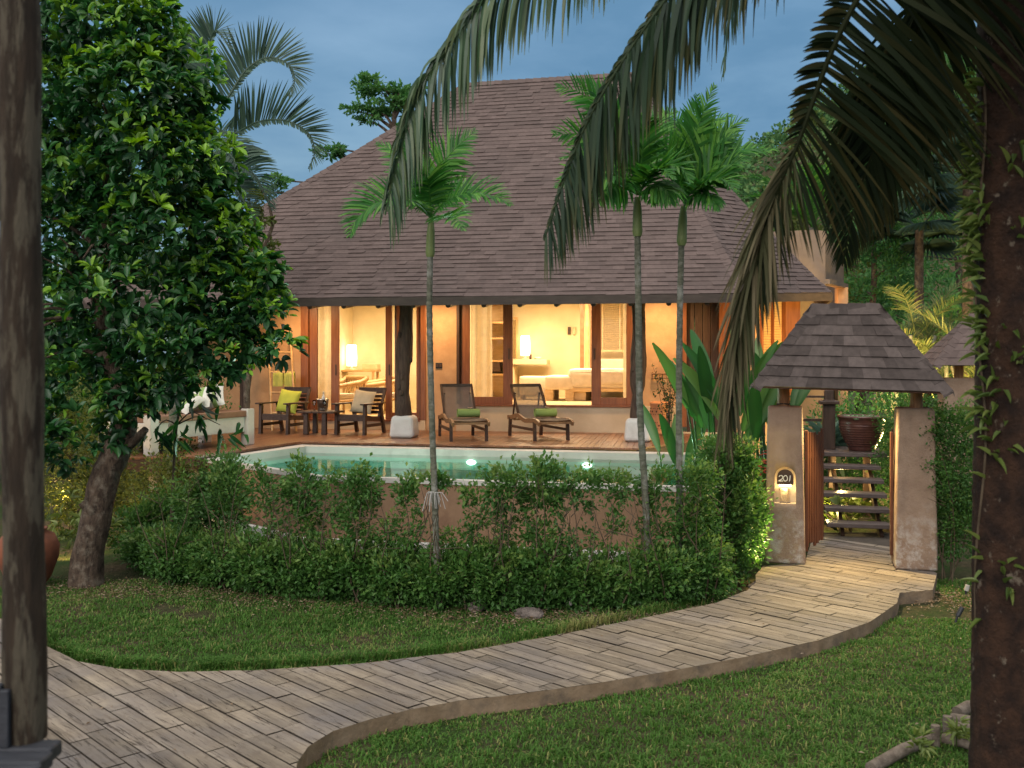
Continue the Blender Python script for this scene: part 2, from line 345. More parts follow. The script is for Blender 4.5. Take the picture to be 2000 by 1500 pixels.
    def pillow(s, c, d, rot=(0, 0, 0), n=14, tint=.5, mi=0, band=None):
        # a stuffed cushion: pinched corners, soft middle; d = (width, height, thickness), lying in its own xz plane
        u = np.linspace(-1, 1, n)
        X, Z = np.meshgrid(u, u, indexing='ij')
        edge = 1 - .07 * (1 - np.abs(X) ** 2)[:, :] * (np.abs(Z) ** 6) ; edge2 = 1 - .07 * (1 - np.abs(Z) ** 2) * (np.abs(X) ** 6)
        t = ((1 - np.abs(X) ** 2.6) * (1 - np.abs(Z) ** 2.6)).clip(0) ** .5
        m = np.array(Euler(rot).to_matrix())
        i = (np.arange(n - 1)[:, None] * n + np.arange(n - 1)[None]).reshape(-1)
        for sg in (-1, 1):
            V = np.stack([X * d[0] / 2 * edge2, sg * t * d[2] / 2, Z * d[1] / 2 * edge], -1).reshape(-1, 3) @ m.T + np.array(c)
            F = np.stack([i, i + n, i + n + 1, i + 1], -1)
            if sg > 0: F = F[:, ::-1]
            if band:
                xc = X.reshape(-1)[F].mean(1); k = (xc > band[0]) & (xc < band[1])
                s.add(V, F[~k], tint, mi); s.add(V, F[k], tint, 1)
            else: s.add(V, F, tint, mi)
        return s
    def build(s, name, mats, parent=None, smooth=False, world=False):
        V = np.concatenate(s.V); T = np.concatenate(s.T)
        if world and parent is not None:
            root = parent
            while root.parent: root = root.parent
            V = V - np.array(root.location); rz = root.rotation_euler.z
            if rz:
                c, s_ = math.cos(-rz), math.sin(-rz); V = V @ np.array([[c, s_, 0], [-s_, c, 0], [0, 0, 1]])
        me = bpy.data.meshes.new(name)
        ls = np.concatenate([np.full(len(f), f.shape[1]) for f in s.F]); st = np.concatenate([[0], np.cumsum(ls)[:-1]])
        lv = np.concatenate([f.reshape(-1) for f in s.F])
        me.vertices.add(len(V)); me.vertices.foreach_set('co', V.astype(np.float32).ravel())
        me.loops.add(len(lv)); me.loops.foreach_set('vertex_index', lv.astype(np.int32))
        me.polygons.add(len(ls)); me.polygons.foreach_set('loop_start', st.astype(np.int32))
        me.polygons.foreach_set('material_index', np.concatenate(s.MI).astype(np.int32))
        me.polygons.foreach_set('use_smooth', np.full(len(ls), bool(smooth)))
        at = me.attributes.new('tint', 'FLOAT', 'POINT'); at.data.foreach_set('value', T.astype(np.float32))
        for m in (mats if isinstance(mats, (list, tuple)) else [mats]): me.materials.append(m)
        me.update(calc_edges=True)
        o = bpy.data.objects.new(name, me); COL.objects.link(o)
        if parent is not None: o.parent = parent
        return o
BOXF = [(0, 3, 2, 1), (4, 5, 6, 7), (0, 1, 5, 4), (1, 2, 6, 5), (2, 3, 7, 6), (3, 0, 4, 7)]

def thing(name, label, cat, loc=(0, 0, 0), rz=0, group=None):
    o = bpy.data.objects.new(name, None); COL.objects.link(o)
    o.location = tuple(float(v) for v in loc); o.rotation_euler = (0, 0, rz); o.empty_display_size = .2
    return tag(o, label, cat, group)
def tag(o, label, cat, group=None):
    o['label'] = label; o['category'] = cat
    if group: o['group'] = group
    return o
def kind(o, k): o['kind'] = k; return o
def shift(o, loc):                      # move a one-mesh thing's origin to its base
    o.data.transform(Matrix.Translation(-Vector(loc))); o.location = loc; return o
def dup(root, loc, rz, label, scale=1):
    r = root.copy(); COL.objects.link(r); r.location = tuple(loc); r.rotation_euler = (0, 0, rz); r['label'] = label; r.scale = (scale,) * 3
    for ch in list(root.children):
        c = ch.copy(); COL.objects.link(c); c.parent = r
        for g in ch.children:
            d = g.copy(); COL.objects.link(d); d.parent = c
    return r
def lamp(name, typ, loc, energy, col=(1, .62, .28), size=.1, rot=None, aim=None, spot=None, blend=.6, size_y=None):
    l = bpy.data.lights.new(name, typ); l.energy = energy; l.color = col
    if typ == 'AREA':
        l.size = size
        if size_y: l.shape = 'RECTANGLE'; l.size_y = size_y
    else: l.shadow_soft_size = size
    if spot: l.spot_size = R(spot); l.spot_blend = blend
    o = bpy.data.objects.new(name, l); COL.objects.link(o); o.location = tuple(float(v) for v in loc)
    if aim is not None: o.rotation_euler = (Vector(aim) - Vector(loc)).to_track_quat('-Z', 'Y').to_euler()
    if rot: o.rotation_euler = rot
    return o

# ------------------------------------------------------------------ foliage
def leaf_shape(kind_='oval'):
    # (across, along, lift) with a folded midrib, in leaf lengths / widths
    if kind_ == 'diamond':
        return np.array([[0, 0, 0], [.5, .5, .1], [0, 1, -.05], [-.5, .5, .1]]), np.array([[0, 1, 2, 3]])
    L = {'oval': [(.0, .0), (.34, .2), (.5, .5), (.40, .78), (0, 1)], 'lance': [(0, 0), (.5, .25), (.45, .5), (.25, .78), (0, 1)]}[kind_]
    V = [[0, 0, 0]]; F = []
    for wd, t in L[1:-1]: V += [[-wd, t, .16 * wd * 2 - .10 * t * t], [0, t, -.10 * t * t], [wd, t, .16 * wd * 2 - .10 * t * t]]
    V.append([0, 1, -.14]); V = np.array(V)
    F3 = [(0, 2, 1), (0, 3, 2)]; n = len(L) - 2
    F4 = []
    for k in range(n - 1):
        a_ = 1 + 3 * k; F4 += [(a_, a_ + 1, a_ + 4, a_ + 3), (a_ + 1, a_ + 2, a_ + 5, a_ + 4)]
    a_ = 1 + 3 * (n - 1); e_ = len(V) - 1; F3 += [(a_, a_ + 1, e_), (a_ + 1, a_ + 2, e_)]
    return V, F3 + F4
SHAPES = {k: leaf_shape(k) for k in ('diamond', 'oval', 'lance')}
def unit(v): return v / (np.linalg.norm(v, axis=-1, keepdims=True) + 1e-9)
def put_leaves(mb, P, D, N, ln, wd, tint, shape='oval', mi=0):
    V, F = SHAPES[shape]; k = len(P)
    D = unit(D); S = unit(np.cross(D, N)); U = np.cross(S, D)
    ln = np.broadcast_to(ln, (k,))[:, None, None]; wd = np.broadcast_to(wd, (k,))[:, None, None]
    W_ = P[:, None] + V[None, :, 0:1] * wd * S[:, None] + V[None, :, 1:2] * ln * D[:, None] + V[None, :, 2:3] * ln * U[:, None]
    off = (np.arange(k) * len(V))
    d = {}
    for f in (F if isinstance(F, list) else F.tolist()): d.setdefault(len(f), []).append(f)
    T = np.repeat(np.broadcast_to(tint, (k,)), len(V))
    base = mb.n; mb.V.append(W_.reshape(-1, 3)); mb.T.append(T); mb.n += k * len(V)
    for g in d.values():
        g = np.array(g); FF = (off[:, None, None] + g[None]).reshape(-1, g.shape[1]) + base
        mb.F.append(FF); mb.MI.append(np.full(len(FF), mi))
def ball(n, shell=.55):
    d = unit(rng.normal(size=(n, 3))); r = shell + (1 - shell) * rng.random(n) ** .7
    return d * r[:, None], d
def leaf_blob(mb, c, rad, n, ln, wd=None, shape='diamond', t=(.1, .9), up=.35, shell=.45, mi=0, jitter=.8, clump=0):
    # leaves through an ellipsoid, gathered in sprays so that light and dark clumps and gaps show
    if clump:
        m = max(3, n // clump); p0, d0 = ball(m, shell); tt = rng.random(m)
        idx = rng.integers(0, m, n); p = p0[idx] + rng.normal(size=(n, 3)) * (.20 if m < 60 else .13); d = d0[idx]
        tb = tt[idx] * .65 + rng.random(n) * .35
    else: p, d = ball(n, shell); tb = rng.random(n)
    P = np.array(c) + p * np.array(rad)
    D = unit(d + rng.normal(size=(n, 3)) * jitter + np.array([0, 0, up]))
    N = unit(rng.normal(size=(n, 3)) * .7 + np.array([0, 0, 1.0]))
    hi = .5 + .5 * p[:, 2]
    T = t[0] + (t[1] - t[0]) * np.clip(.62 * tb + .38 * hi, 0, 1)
    s = ln * (.7 + .6 * rng.random(n))
    put_leaves(mb, P, D, N, s, s * (wd or .5), T, shape, mi)
def rosettes(mb, C0, AX, k, ln, wd, shape='oval', t0=.5, spread=.9, mi=0):
    m = len(C0); P = np.repeat(C0, k, 0); A = unit(np.repeat(AX, k, 0))
    Q = unit(np.cross(A, rng.normal(size=A.shape))); sp = spread * (.5 + .8 * rng.random((m * k, 1)))
    D = unit(A + Q * sp * 1.6); D[:, 2] -= .22 * rng.random(m * k)
    N = unit(A * .8 + np.array([0, 0, .7]) + rng.normal(size=A.shape) * .25)
    tb = np.clip(np.repeat(np.broadcast_to(t0, (m,)), k) + rng.normal(size=m * k) * .13, 0, 1)
    s = ln * (.6 + .6 * rng.random(m * k))
    put_leaves(mb, P + D * .015, D, N, s, s * wd, tb, shape, mi)
def curve(P, n):
    P = np.asarray(P, float); d = np.concatenate([[0], np.cumsum(np.linalg.norm(np.diff(P, axis=0), axis=1))]); t = np.linspace(0, d[-1], n)
    # Catmull-Rom through the points
    out_ = []
    Q = np.vstack([2 * P[0] - P[1], P, 2 * P[-1] - P[-2]])
    for x in t:
        i = min(max(np.searchsorted(d, x) - 1, 0), len(P) - 2); u = (x - d[i]) / (d[i + 1] - d[i] + 1e-9)
        a_, b_, c_, e_ = Q[i], Q[i + 1], Q[i + 2], Q[i + 3]
        out_.append(.5 * (2 * b_ + (c_ - a_) * u + (2 * a_ - 5 * b_ + 4 * c_ - e_) * u ** 2 + (3 * b_ - a_ - 3 * c_ + e_) * u ** 3))
    return np.array(out_)
def frond(P, nl=50, ln=.5, wd=.03, ang=55, droop=.5, lift=.25, start=.12, rr=.012, seg=4, tint=(.2, .8), up=None, sides=(1, 1), prof=None, tipbrown=0, jit=.12, angp=None, rj=.35):
    # a pinnate leaf: rachis tube plus leaflet ribbons that leave at an angle and bend down with their weight
    mb = MB(); Q = curve(P, 40); k = len(Q)
    mb.tube(Q, np.linspace(rr, rr * .25, k), 6, .62, 0)
    T = unit(np.gradient(Q, axis=0))
    UP = np.array([0, 0, 1.]) if up is None else np.array(up, float)
    for sd in (0, 1):
        if not sides[sd]: continue
        tt = np.linspace(start, .985, nl) + rng.normal(size=nl) * .004
        x = np.clip(tt * (k - 1), 0, k - 1.001); i = x.astype(int); u = (x - i)[:, None]
        p = Q[i] * (1 - u) + Q[i + 1] * u; tg = unit(T[i] * (1 - u) + T[i + 1] * u)
        S = unit(np.cross(tg, UP)) * (1 if sd else -1); Nn = unit(np.cross(S, tg) * (1 if sd else -1))
        a_ = (R(ang) * (1.1 - .55 * tt) if angp is None else np.radians(np.interp(tt, *angp)))[:, None] + rng.normal(size=(nl, 1)) * jit * .5
        D = unit(tg * np.cos(a_) + S * np.sin(a_) + Nn * (lift + rng.normal(size=(nl, 1)) * jit))
        f = np.sin(np.clip((tt - start) / (1 - start), 0, 1) ** .75 * math.pi * .86 + .32) if prof is None else np.interp(tt, *prof)
        L = ln * sides[sd] * np.clip(f, .12, 1)[:, None] * (.9 + .2 * rng.random((nl, 1)))
        pts = [p]; dirs = [D]
        for j in range(seg):
            g = droop * (.35 + .65 * j / seg)
            D = unit(D + np.array([0, 0, -g])); pts.append(pts[-1] + D * L / seg); dirs.append(D)
        wpf = np.interp(np.linspace(0, 1, seg + 1), [0, .25, .7, 1], [.55, 1, .75, .08])
        tb = np.clip(tint[0] + (tint[1] - tint[0]) * rng.random(nl), 0, 1); roll_ = rng.normal(size=(nl, 1)) * rj; L = L * np.where(rng.random((nl, 1)) < .06, .45, 1)
        VV = []; TT = []
        for j in range(seg + 1):
            Wd = unit(np.cross(dirs[j], Nn)); Wd = unit(Wd * np.cos(roll_) + unit(np.cross(dirs[j], Wd)) * np.sin(roll_))
            wj = wd * wpf[j] * np.clip(f, .35, 1)[:, None]
            VV += [pts[j] - Wd * wj / 2, pts[j] + Wd * wj / 2]
            TT += [np.clip(tb + tipbrown * (j / seg) ** 2, 0, 1)] * 2
        V = np.stack(VV, 1); m_ = 2 * (seg + 1)
        off = np.arange(nl)[:, None, None] * m_
        fq = np.array([[2 * j, 2 * j + 1, 2 * j + 3, 2 * j + 2] for j in range(seg)])
        mb.add(V.reshape(-1, 3), (off + fq[None]).reshape(-1, 4), np.stack(TT, 1).reshape(-1))
    return mb

# ------------------------------------------------------------------ polygons in plan
def inside(P, poly):
    x, y = P[:, 0], P[:, 1]; r = np.zeros(len(P), bool); n = len(poly)
    for i in range(n):
        x1, y1 = poly[i][:2]; x2, y2 = poly[(i + 1) % n][:2]
        c = ((y1 > y) != (y2 > y)); r ^= c & (x < (x2 - x1) * (y - y1) / (y2 - y1 + 1e-12) + x1)
    return r
def clip_rect(poly, o, d, n, l0, l1, w0, w1):
    # Sutherland-Hodgman against a turned rectangle
    pts = [np.array(p[:2]) for p in poly]
    for ax, val, sg in ((d, l0, 1), (d, l1, -1), (n, w0, 1), (n, w1, -1)):
        res = []
        for i in range(len(pts)):
            a_, b_ = pts[i - 1], pts[i]; da = ((a_ - o) @ ax - val) * sg; db = ((b_ - o) @ ax - val) * sg
            if (da >= 0) != (db >= 0): res.append(a_ + (b_ - a_) * da / (da - db))
            if db >= 0: res.append(b_)
        pts = res
        if len(pts) < 3: return []
    return pts
def inset(poly, dist):
    n = len(poly); L = []
    for i in range(n):
        a_, b_ = np.array(poly[i][:2]), np.array(poly[(i + 1) % n][:2]); d = unit(b_ - a_); nn = np.array([-d[1], d[0]]); L.append((a_ + nn * dist[i], d))
    r = []
    for i in range(n):
        p, d = L[i - 1]; q, e_ = L[i]; t = np.linalg.solve(np.array([d, -e_]).T, q - p); r.append(p + d * t[0])
    return r

# ================================================================== ground, hill, path
PZ = .10
PATH_UP = [(1590, 1040), (1572, 1098), (1490, 1106), (1476, 1122), (1476, 1138), (1458, 1153), (1400, 1177), (1250, 1208), (1100, 1238), (900, 1273), (700, 1296), (500, 1309), (350, 1312), (230, 1306), (150, 1291), (92, 1262), (60, 1238), (20, 1212), (-80, 1190), (-300, 1180)]
PATH_LO = [(575, 1620), (574, 1550), (580, 1490), (602, 1458), (650, 1428), (720, 1406), (800, 1386), (900, 1368), (1000, 1357), (1150, 1337), (1300, 1312), (1450, 1284), (1600, 1250), (1700, 1214), (1752, 1178), (1757, 1158), (1822, 1152), (1830, 1120), (1748, 1064), (1742, 1040)]
path_poly = [gp(x, y, PZ)[:2] for x, y in PATH_UP] + [np.array([-7.5, 8.0]), np.array([-7.5, 2.6]), np.array([-1.05, 2.6])] + [gp(x, y, PZ)[:2] for x, y in PATH_LO]

def fbm(x, y, s, seed=0):
    r = np.random.default_rng(seed); v = 0
    for k in range(4):
        f = s * 2 ** k; a_ = r.random(6) * 6.28
        v = v + (np.sin(x * f * math.cos(a_[0]) + y * f * math.sin(a_[0]) + a_[1]) + np.sin(x * f * math.cos(a_[2]) + y * f * math.sin(a_[2]) + a_[3]) + np.sin(x * f * 1.3 * math.cos(a_[4]) + y * f * 1.3 * math.sin(a_[4]) + a_[5])) / 3 / 1.7 ** k
    return v / 2
mb = MB(); gx = np.concatenate([np.linspace(-260, -14, 20), np.linspace(-13, 13, 105), np.linspace(14, 260, 20)]); gy = np.concatenate([np.linspace(-60, 1, 10), np.linspace(2, 22, 81), np.linspace(23, 330, 28)])
X, Y = np.meshgrid(gx, gy, indexing='ij'); Z = fbm(X, Y, 1.3, 3) * .018 - .012
ny = len(gy); i = (np.arange(len(gx) - 1)[:, None] * ny + np.arange(ny - 1)[None]).reshape(-1)
mb.add(np.stack([X, Y, Z], -1), np.stack([i, i + ny, i + ny + 1, i + 1], -1))
kind(mb.build('ground', M['soil'], smooth=True), 'structure')

# the far wooded hill
mb = MB(); hx = np.linspace(-60, 170, 90); hy = np.linspace(75, 260, 60); X, Y = np.meshgrid(hx, hy, indexing='ij')
H = 54 * np.exp(-((X - 75) / 55) ** 2 - ((Y - 170) / 62) ** 2) + 2.5 * fbm(X, Y, .05, 5)
H = H * np.clip((Y - 78) / 40, 0, 1) ** 1.3 - 1.0
mb.add(np.stack([X, Y, H], -1), (lambda i, n: np.stack([i, i + n, i + n + 1, i + 1], -1))((np.arange(89)[:, None] * 60 + np.arange(59)[None]).reshape(-1), 60))
kind(mb.build('hill', M['soil'], smooth=True), 'structure')
mb = MB()
cx = rng.uniform(15, 120, 620); cy = rng.uniform(85, 190, 620)
cz = 54 * np.exp(-((cx - 75) / 55) ** 2 - ((cy - 170) / 62) ** 2) + 2.5 * fbm(cx, cy, .05, 5)
cz = cz * np.clip((cy - 78) / 40, 0, 1) ** 1.3 - 1.0
for x, y, z in zip(cx, cy, cz):
    r = rng.uniform(1.6, 3.6); t0 = rng.random() * .5
    leaf_blob(mb, (x, y, z + r * .6), (r, r, r * .8), 130, .75, .7, t=(t0, t0 + .5), shell=.75, up=.5)
kind(mb.build('hill_forest', M['hill_leaf']), 'stuff')

# path: planks of stamped stone on a bed, each clipped to the path's outline
mb = MB(); pp = np.array(path_poly); n = len(pp)
mb.add(np.c_[pp, np.full(n, PZ - .012)], [tuple(range(n))], mi=1)
side = np.c_[np.vstack([pp, pp]), np.r_[np.full(n, PZ), np.full(n, -.06)]]
mb.add(side, [(k, (k + 1) % n, n + (k + 1) % n, n + k) for k in range(n)], mi=2)
d = np.array([math.cos(R(-46)), math.sin(R(-46))]); nn = np.array([-d[1], d[0]]); PW = .128
for k in range(-60, 90):
    l = -14 + rng.random()
    while l < 14:
        L = rng.choice([.4, .5, .65, .8]); q = clip_rect(path_poly, np.zeros(2), d, nn, l + .005, l + L - .005, k * PW + .0055, (k + 1) * PW - .0055); l += L
        if len(q) > 2:
            z = PZ + rng.normal() * .0015
            mb.add(np.c_[np.array(q), np.full(len(q), z)], [tuple(range(len(q)))[::1]], rng.random(), 0)
kind(mb.build('path', [M['path'], M['joint'], M['path_side']]), 'structure')

# ================================================================== pool
RIM, WL = .87, .765
PL = [np.array(p) for p in [(-4.62, 14.85), (-2.45, 12.55), (2.55, 11.35), (3.3, 15.5), (-3.65, 17.1)]]      # left, near-left, near-right, far-right, far-left (ccw)
inn = inset(PL, [.09, .09, .3, .3, .3])
pool = thing('swimming_pool', 'raised garden pool with a brown rendered outer wall, pale coping and lit turquoise water', 'swimming pool', (-.5, 14, 0))
def ring(mb, A, B, za, zb, mi=0, closed=True):
    n = len(A); V = [(*p, za) for p in A] + [(*p, zb) for p in B]
    mb.add(V, [(k, (k + 1) % n, n + (k + 1) % n, n + k) for k in range(n if closed else n - 1)], mi=mi)
mb = MB(); ring(mb, PL, PL, -.05, RIM - .06); mb.build('outer_wall', M['pool_wall'], pool, world=True)
mb = MB(); cop = inset(PL, [-.015, -.015, -.03, -.03, -.03]); ring(mb, cop, cop, RIM - .06, RIM); ring(mb, cop, inn, RIM, RIM); ring(mb, inn, inn, RIM, WL - .05)
ring(mb, PL, cop, RIM - .06, RIM - .06); mb.build('coping', M['coping'], pool, world=True)
mb = MB(); ring(mb, inn, inn, WL - .05, -.25)
mb.add([(*p, -.25) for p in inn], [tuple(range(5))])
far = inset(PL, [.09, .09, .3, .3, .62]); a_, b_, c_, e_ = inn[3], inn[4], far[4], far[3]     # a seat ledge along the far side
mb.add([(*a_, WL - .22), (*b_, WL - .22), (*c_, WL - .22), (*e_, WL - .22), (*c_, -.25), (*e_, -.25)], [(0, 1, 2, 3), (3, 2, 4, 5)])
mb.build('basin', M['basin'], pool, world=True)
gut = inset(PL, [-.36, -.36, -.1, -.1, -.1])
mb = MB(); g0 = [PL[0], PL[1], PL[2]]; g1 = [gut[0], gut[1], gut[2]]; g2 = [inset(PL, [-.30, -.30, -.1, -.1, -.1])[k] for k in range(3)]
ring(mb, g0, g2, .06, .06, 0, False); ring(mb, g2, g2, .06, .15, 0, False); ring(mb, g2, g1, .15, .15, 0, False); ring(mb, g1, g1, .15, -.05, 0, False)
mb.build('gutter', M['white_plaster'], pool, world=True)
mb = MB(); mb.add([(*p, WL) for p in inset(PL, [.092, .092, .302, .302, .302])], [tuple(range(5))])
kind(mb.build('water', M['water']), 'structure')
fd = unit(inn[3] - inn[4]); fn = np.array([fd[1], -fd[0]])
for px in (921, 1147):
    k = (px - 1000) / FPX
    t = np.linalg.solve(np.array([fd, [-k, -1]]).T, -inn[4])[0]
    p = inn[4] + fd * t + fn * .02
    m = MB(); b = bmesh.new(); bmesh.ops.create_uvsphere(b, u_segments=20, v_segments=8, radius=1)
    m.bm(b, mat=Matrix.Translation((p[0], p[1], WL - .095)) @ Matrix.Diagonal((.075, .03, .04, 1)))
    m.build('pool_lamp', M['pool_glow'], pool, smooth=True, world=True)
    lamp('pool_light', 'SPOT', (p[0] + fn[0] * .12, p[1] + fn[1] * .12, WL - .12), 330, (.80, 1, .84), .06, aim=(p[0] + fn[0] * 3, p[1] + fn[1] * 3, -.1), spot=160, blend=.5)
lamp('pool_light', 'POINT', (-2.2, 14.6, .1), 70, (.82, 1, .9), .2)

# ================================================================== villa (local frame: u along the front, v away from the camera)
HA = R(-9.5); HO = np.array([0, 17.45]); hc, hs_ = math.cos(HA), math.sin(HA)
def hu(px, v):                                   # u of a pixel column on the plane v
    k = (px - 1000) / FPX; return (k * (HO[1] + hc * v) + hs_ * v) / (hc - k * hs_)
def hY(u, v): return HO[1] + hs_ * u + hc * v
def hz(py, u, v): return CAMZ - (py - HY) / FPX * hY(u, v)
def hw(u, v, z=0): return np.array([hc * u - hs_ * v, HO[1] + hs_ * u + hc * v, z])
DZ, F1, F2, WV, TOP = .92, 1.12, 1.44, 2.1, 3.75
villa = thing('villa', 'ochre plastered tropical villa under a tall brown shingle roof with lit glazed rooms', 'villa', (HO[0], HO[1], 0), HA)

# roof ------------------------------------------------------------
EZ = 3.40
RL = np.array([-1.75, 4.1, 8.36]); RR = np.array([1.92, 4.1, 8.42])
ev = -.72
E = {'fl': np.array([-7.75, ev, EZ]), 'fr': np.array([4.02, ev, EZ]), 'rb': None, 'bl': np.array([-7.75, 8.9, EZ]), 'br': None}
P = wp(1624, 572, 18.3); q = P[:2] - HO; E['rb'] = np.array([hc * q[0] + hs_ * q[1], -hs_ * q[0] + hc * q[1], P[2]])
E['br'] = np.array([E['rb'][0] + .3, 8.9, EZ])
def face_pt(e0, e1, r0, r1, s, t, sag):
    a_ = e0 + (e1 - e0) * s; b_ = r0 + (r1 - r0) * s; p = a_ + (b_ - a_) * t
    p = p.copy(); p[..., 2] = p[..., 2] - sag * np.sin(math.pi * np.clip(t, 0, 1) ** .85); return p
def shingles(mb, e0, e1, r0, r1, course=.125, tab=(.16, .36), th=.012, sag=0.0):
    slope = np.linalg.norm((e0 + e1) / 2 - (r0 + r1) / 2); nc = max(4, int(round(slope / course)))
    nrm = np.cross(e1 - e0, (r0 + r1) / 2 - (e0 + e1) / 2); nrm /= np.linalg.norm(nrm)
    if nrm[2] < 0: nrm = -nrm
    mb.add([face_pt(e0, e1, r0, r1, s, t, sag) - nrm * .006 for t in np.linspace(0, 1, 13) for s in (0., 1.)], [(2 * k, 2 * k + 1, 2 * k + 3, 2 * k + 2) for k in range(12)], .4)
    for c in range(nc):
        t0 = c / nc; t1 = min(1, (c + 1.02) / nc)
        w0 = np.linalg.norm(face_pt(e0, e1, r0, r1, 1., t0, sag) - face_pt(e0, e1, r0, r1, 0., t0, sag))
        cuts = [0.]
        while cuts[-1] < 1: cuts.append(cuts[-1] + rng.uniform(*tab) / max(w0, .05))
        cuts[-1] = 1.
        prev = rng.random()
        for s0, s1 in zip(cuts[:-1], cuts[1:]):
            hi = th * (rng.uniform(.9, 1.15) if rng.random() < .58 else rng.uniform(.35, .6)); tn = rng.random()
            A = face_pt(e0, e1, r0, r1, s0, t0, sag); B = face_pt(e0, e1, r0, r1, s1, t0, sag); Cc = face_pt(e0, e1, r0, r1, s1, t1, sag); D = face_pt(e0, e1, r0, r1, s0, t1, sag)
            dn = unit(A - D) * .006 * (hi / th)
            V = [A + nrm * hi + dn, B + nrm * hi + dn, Cc + nrm * .002, D + nrm * .002, A - nrm * .004 + dn, B - nrm * .004 + dn]
            mb.add(V, [(0, 1, 2, 3), (4, 5, 1, 0), (0, 3, 4), (1, 5, 2)], tn)
def hipcap(mb, p0, p1, n0, n1, wd=.15, ln=.16, sag=0.0, th=.022):
    # bent cap shingles up a hip, each lapping the one below; n0 / n1: across-vectors down either face
    L = np.linalg.norm(p1 - p0); k = int(L / ln)
    for i_ in range(k + 1):
        t0, t1 = i_ * ln / L, min(1.0, (i_ + 1.15) * ln / L)
        if t0 >= 1: break
        a_ = p0 + (p1 - p0) * t0; b_ = p0 + (p1 - p0) * t1
        a_ = a_ - [0, 0, sag * math.sin(math.pi * t0 ** .85)]; b_ = b_ - [0, 0, sag * math.sin(math.pi * t1 ** .85)]
        up = np.array([0, 0, 1.]); A, B = a_ + up * th * 1.5, b_ + up * th * .7
        V = [A, B, a_ + n0 * wd + up * th, b_ + n0 * wd + up * th * .3, a_ + n1 * wd + up * th, b_ + n1 * wd + up * th * .3, a_ + n0 * wd - up * .01, a_ + n1 * wd - up * .01, a_ - up * .01]
        mb.add(V, [(0, 1, 3, 2), (1, 0, 4, 5), (0, 2, 6, 8), (0, 8, 7, 4)], rng.random())
SAG = .16
mb = MB()
shingles(mb, E['fl'], E['fr'], RL, RR, .128, (.12, .36), sag=SAG, th=.020)
shingles(mb, E['fr'], E['rb'], RR, RR + [.02, .02, 0], .128, (.12, .36), sag=SAG, th=.020)
shingles(mb, E['rb'], E['br'], RR, RR + [.02, .02, 0], .3, (.5, .9), sag=SAG)
shingles(mb, E['bl'], E['fl'], RL - [.02, .02, 0], RL, .3, (.5, .9), sag=SAG)
shingles(mb, E['br'], E['bl'], RR, RL, .4, (.8, 1.2), sag=SAG)
roof = mb.build('roof', M['shingle'], villa)
mb = MB()
def across(h0, h1, e_other):                      # down-face direction perpendicular to the hip
    d_ = unit(h1 - h0); v = unit(e_other - h0); return unit(v - d_ * (v @ d_))
for k0, top, ka, kb in (('fr', RR, 'fl', 'rb'), ('rb', RR, 'fr', 'br'), ('fl', RL, 'fr', 'bl')):
    hipcap(mb, E[k0], top, across(E[k0], top, E[ka]), across(E[k0], top, E[kb]), .15, .17, SAG)
yv = unit(np.array([0, -1., -.95])); hipcap(mb, RL, RR, yv, yv * [1, -1, 1], .15, .17)
mb.build('hip_cap', M['shingle'], roof)
mb = MB()
for a_, b_ in (('fl', 'fr'), ('fr', 'rb'), ('rb', 'br'), ('bl', 'fl')):
    p, q = E[a_], E[b_]; mb.bar(p + [0, 0, -.075], q + [0, 0, -.075], .05, .14)
mb.build('fascia', M['fascia'], villa)
mb = MB(); zc = EZ - .1
mb.add([(*E['fl'][:2], zc), (*E['fr'][:2], zc), (E['fr'][0] + .6, WV + .05, zc + .34), (E['fl'][0] + .4, WV + .05, zc + .34), (*E['rb'][:2], E['rb'][2] - .1)], [(0, 1, 2, 3), (1, 4, 2)])
mb.build('soffit', M['door_wood'], villa)
mb = MB()
for u in np.arange(-7.2, 3.9, .62):
    p0 = np.array([u, ev + .08, zc - .045]); p1 = np.array([u, WV - .02, zc + .28]); mb.tube([p0, p1], .045, 8)
mb.build('rafter', M['dark_wood'], villa)

# walls -----------------------------------------------------------
U = lambda px, v=WV: hu(px, v)
def wallbox(mb, u0, u1, z0, z1, v0=WV, th=.22): mb.box(((u0 + u1) / 2, v0 + th / 2, (z0 + z1) / 2), (u1 - u0, th, z1 - z0))
mb = MB()
u_end = U(1470)
for a_ in ((-7.3, U(588), DZ - .9, TOP), (U(832), U(893), DZ - .9, TOP, WV - .02), (U(1250), U(1326), F2 - .5, TOP), (U(1437), u_end, DZ - .9, TOP)):
    mb = MB(); wallbox(mb, *a_); mb.build('wall', M['wall'], villa)
mb = MB(); wallbox(mb, U(588), U(832), DZ - .9, F1 - .004, WV - .06, .3); wallbox(mb, U(893) , U(1326), DZ - .9, F2 - .004, WV - .10, .34); mb.build('plinth', M['plinth'], villa)
mb = MB(); wallbox(mb, -7.3, u_end, TOP - .12, TOP + .5, WV + .01, .2); mb.build('wall', M['wall'], villa)
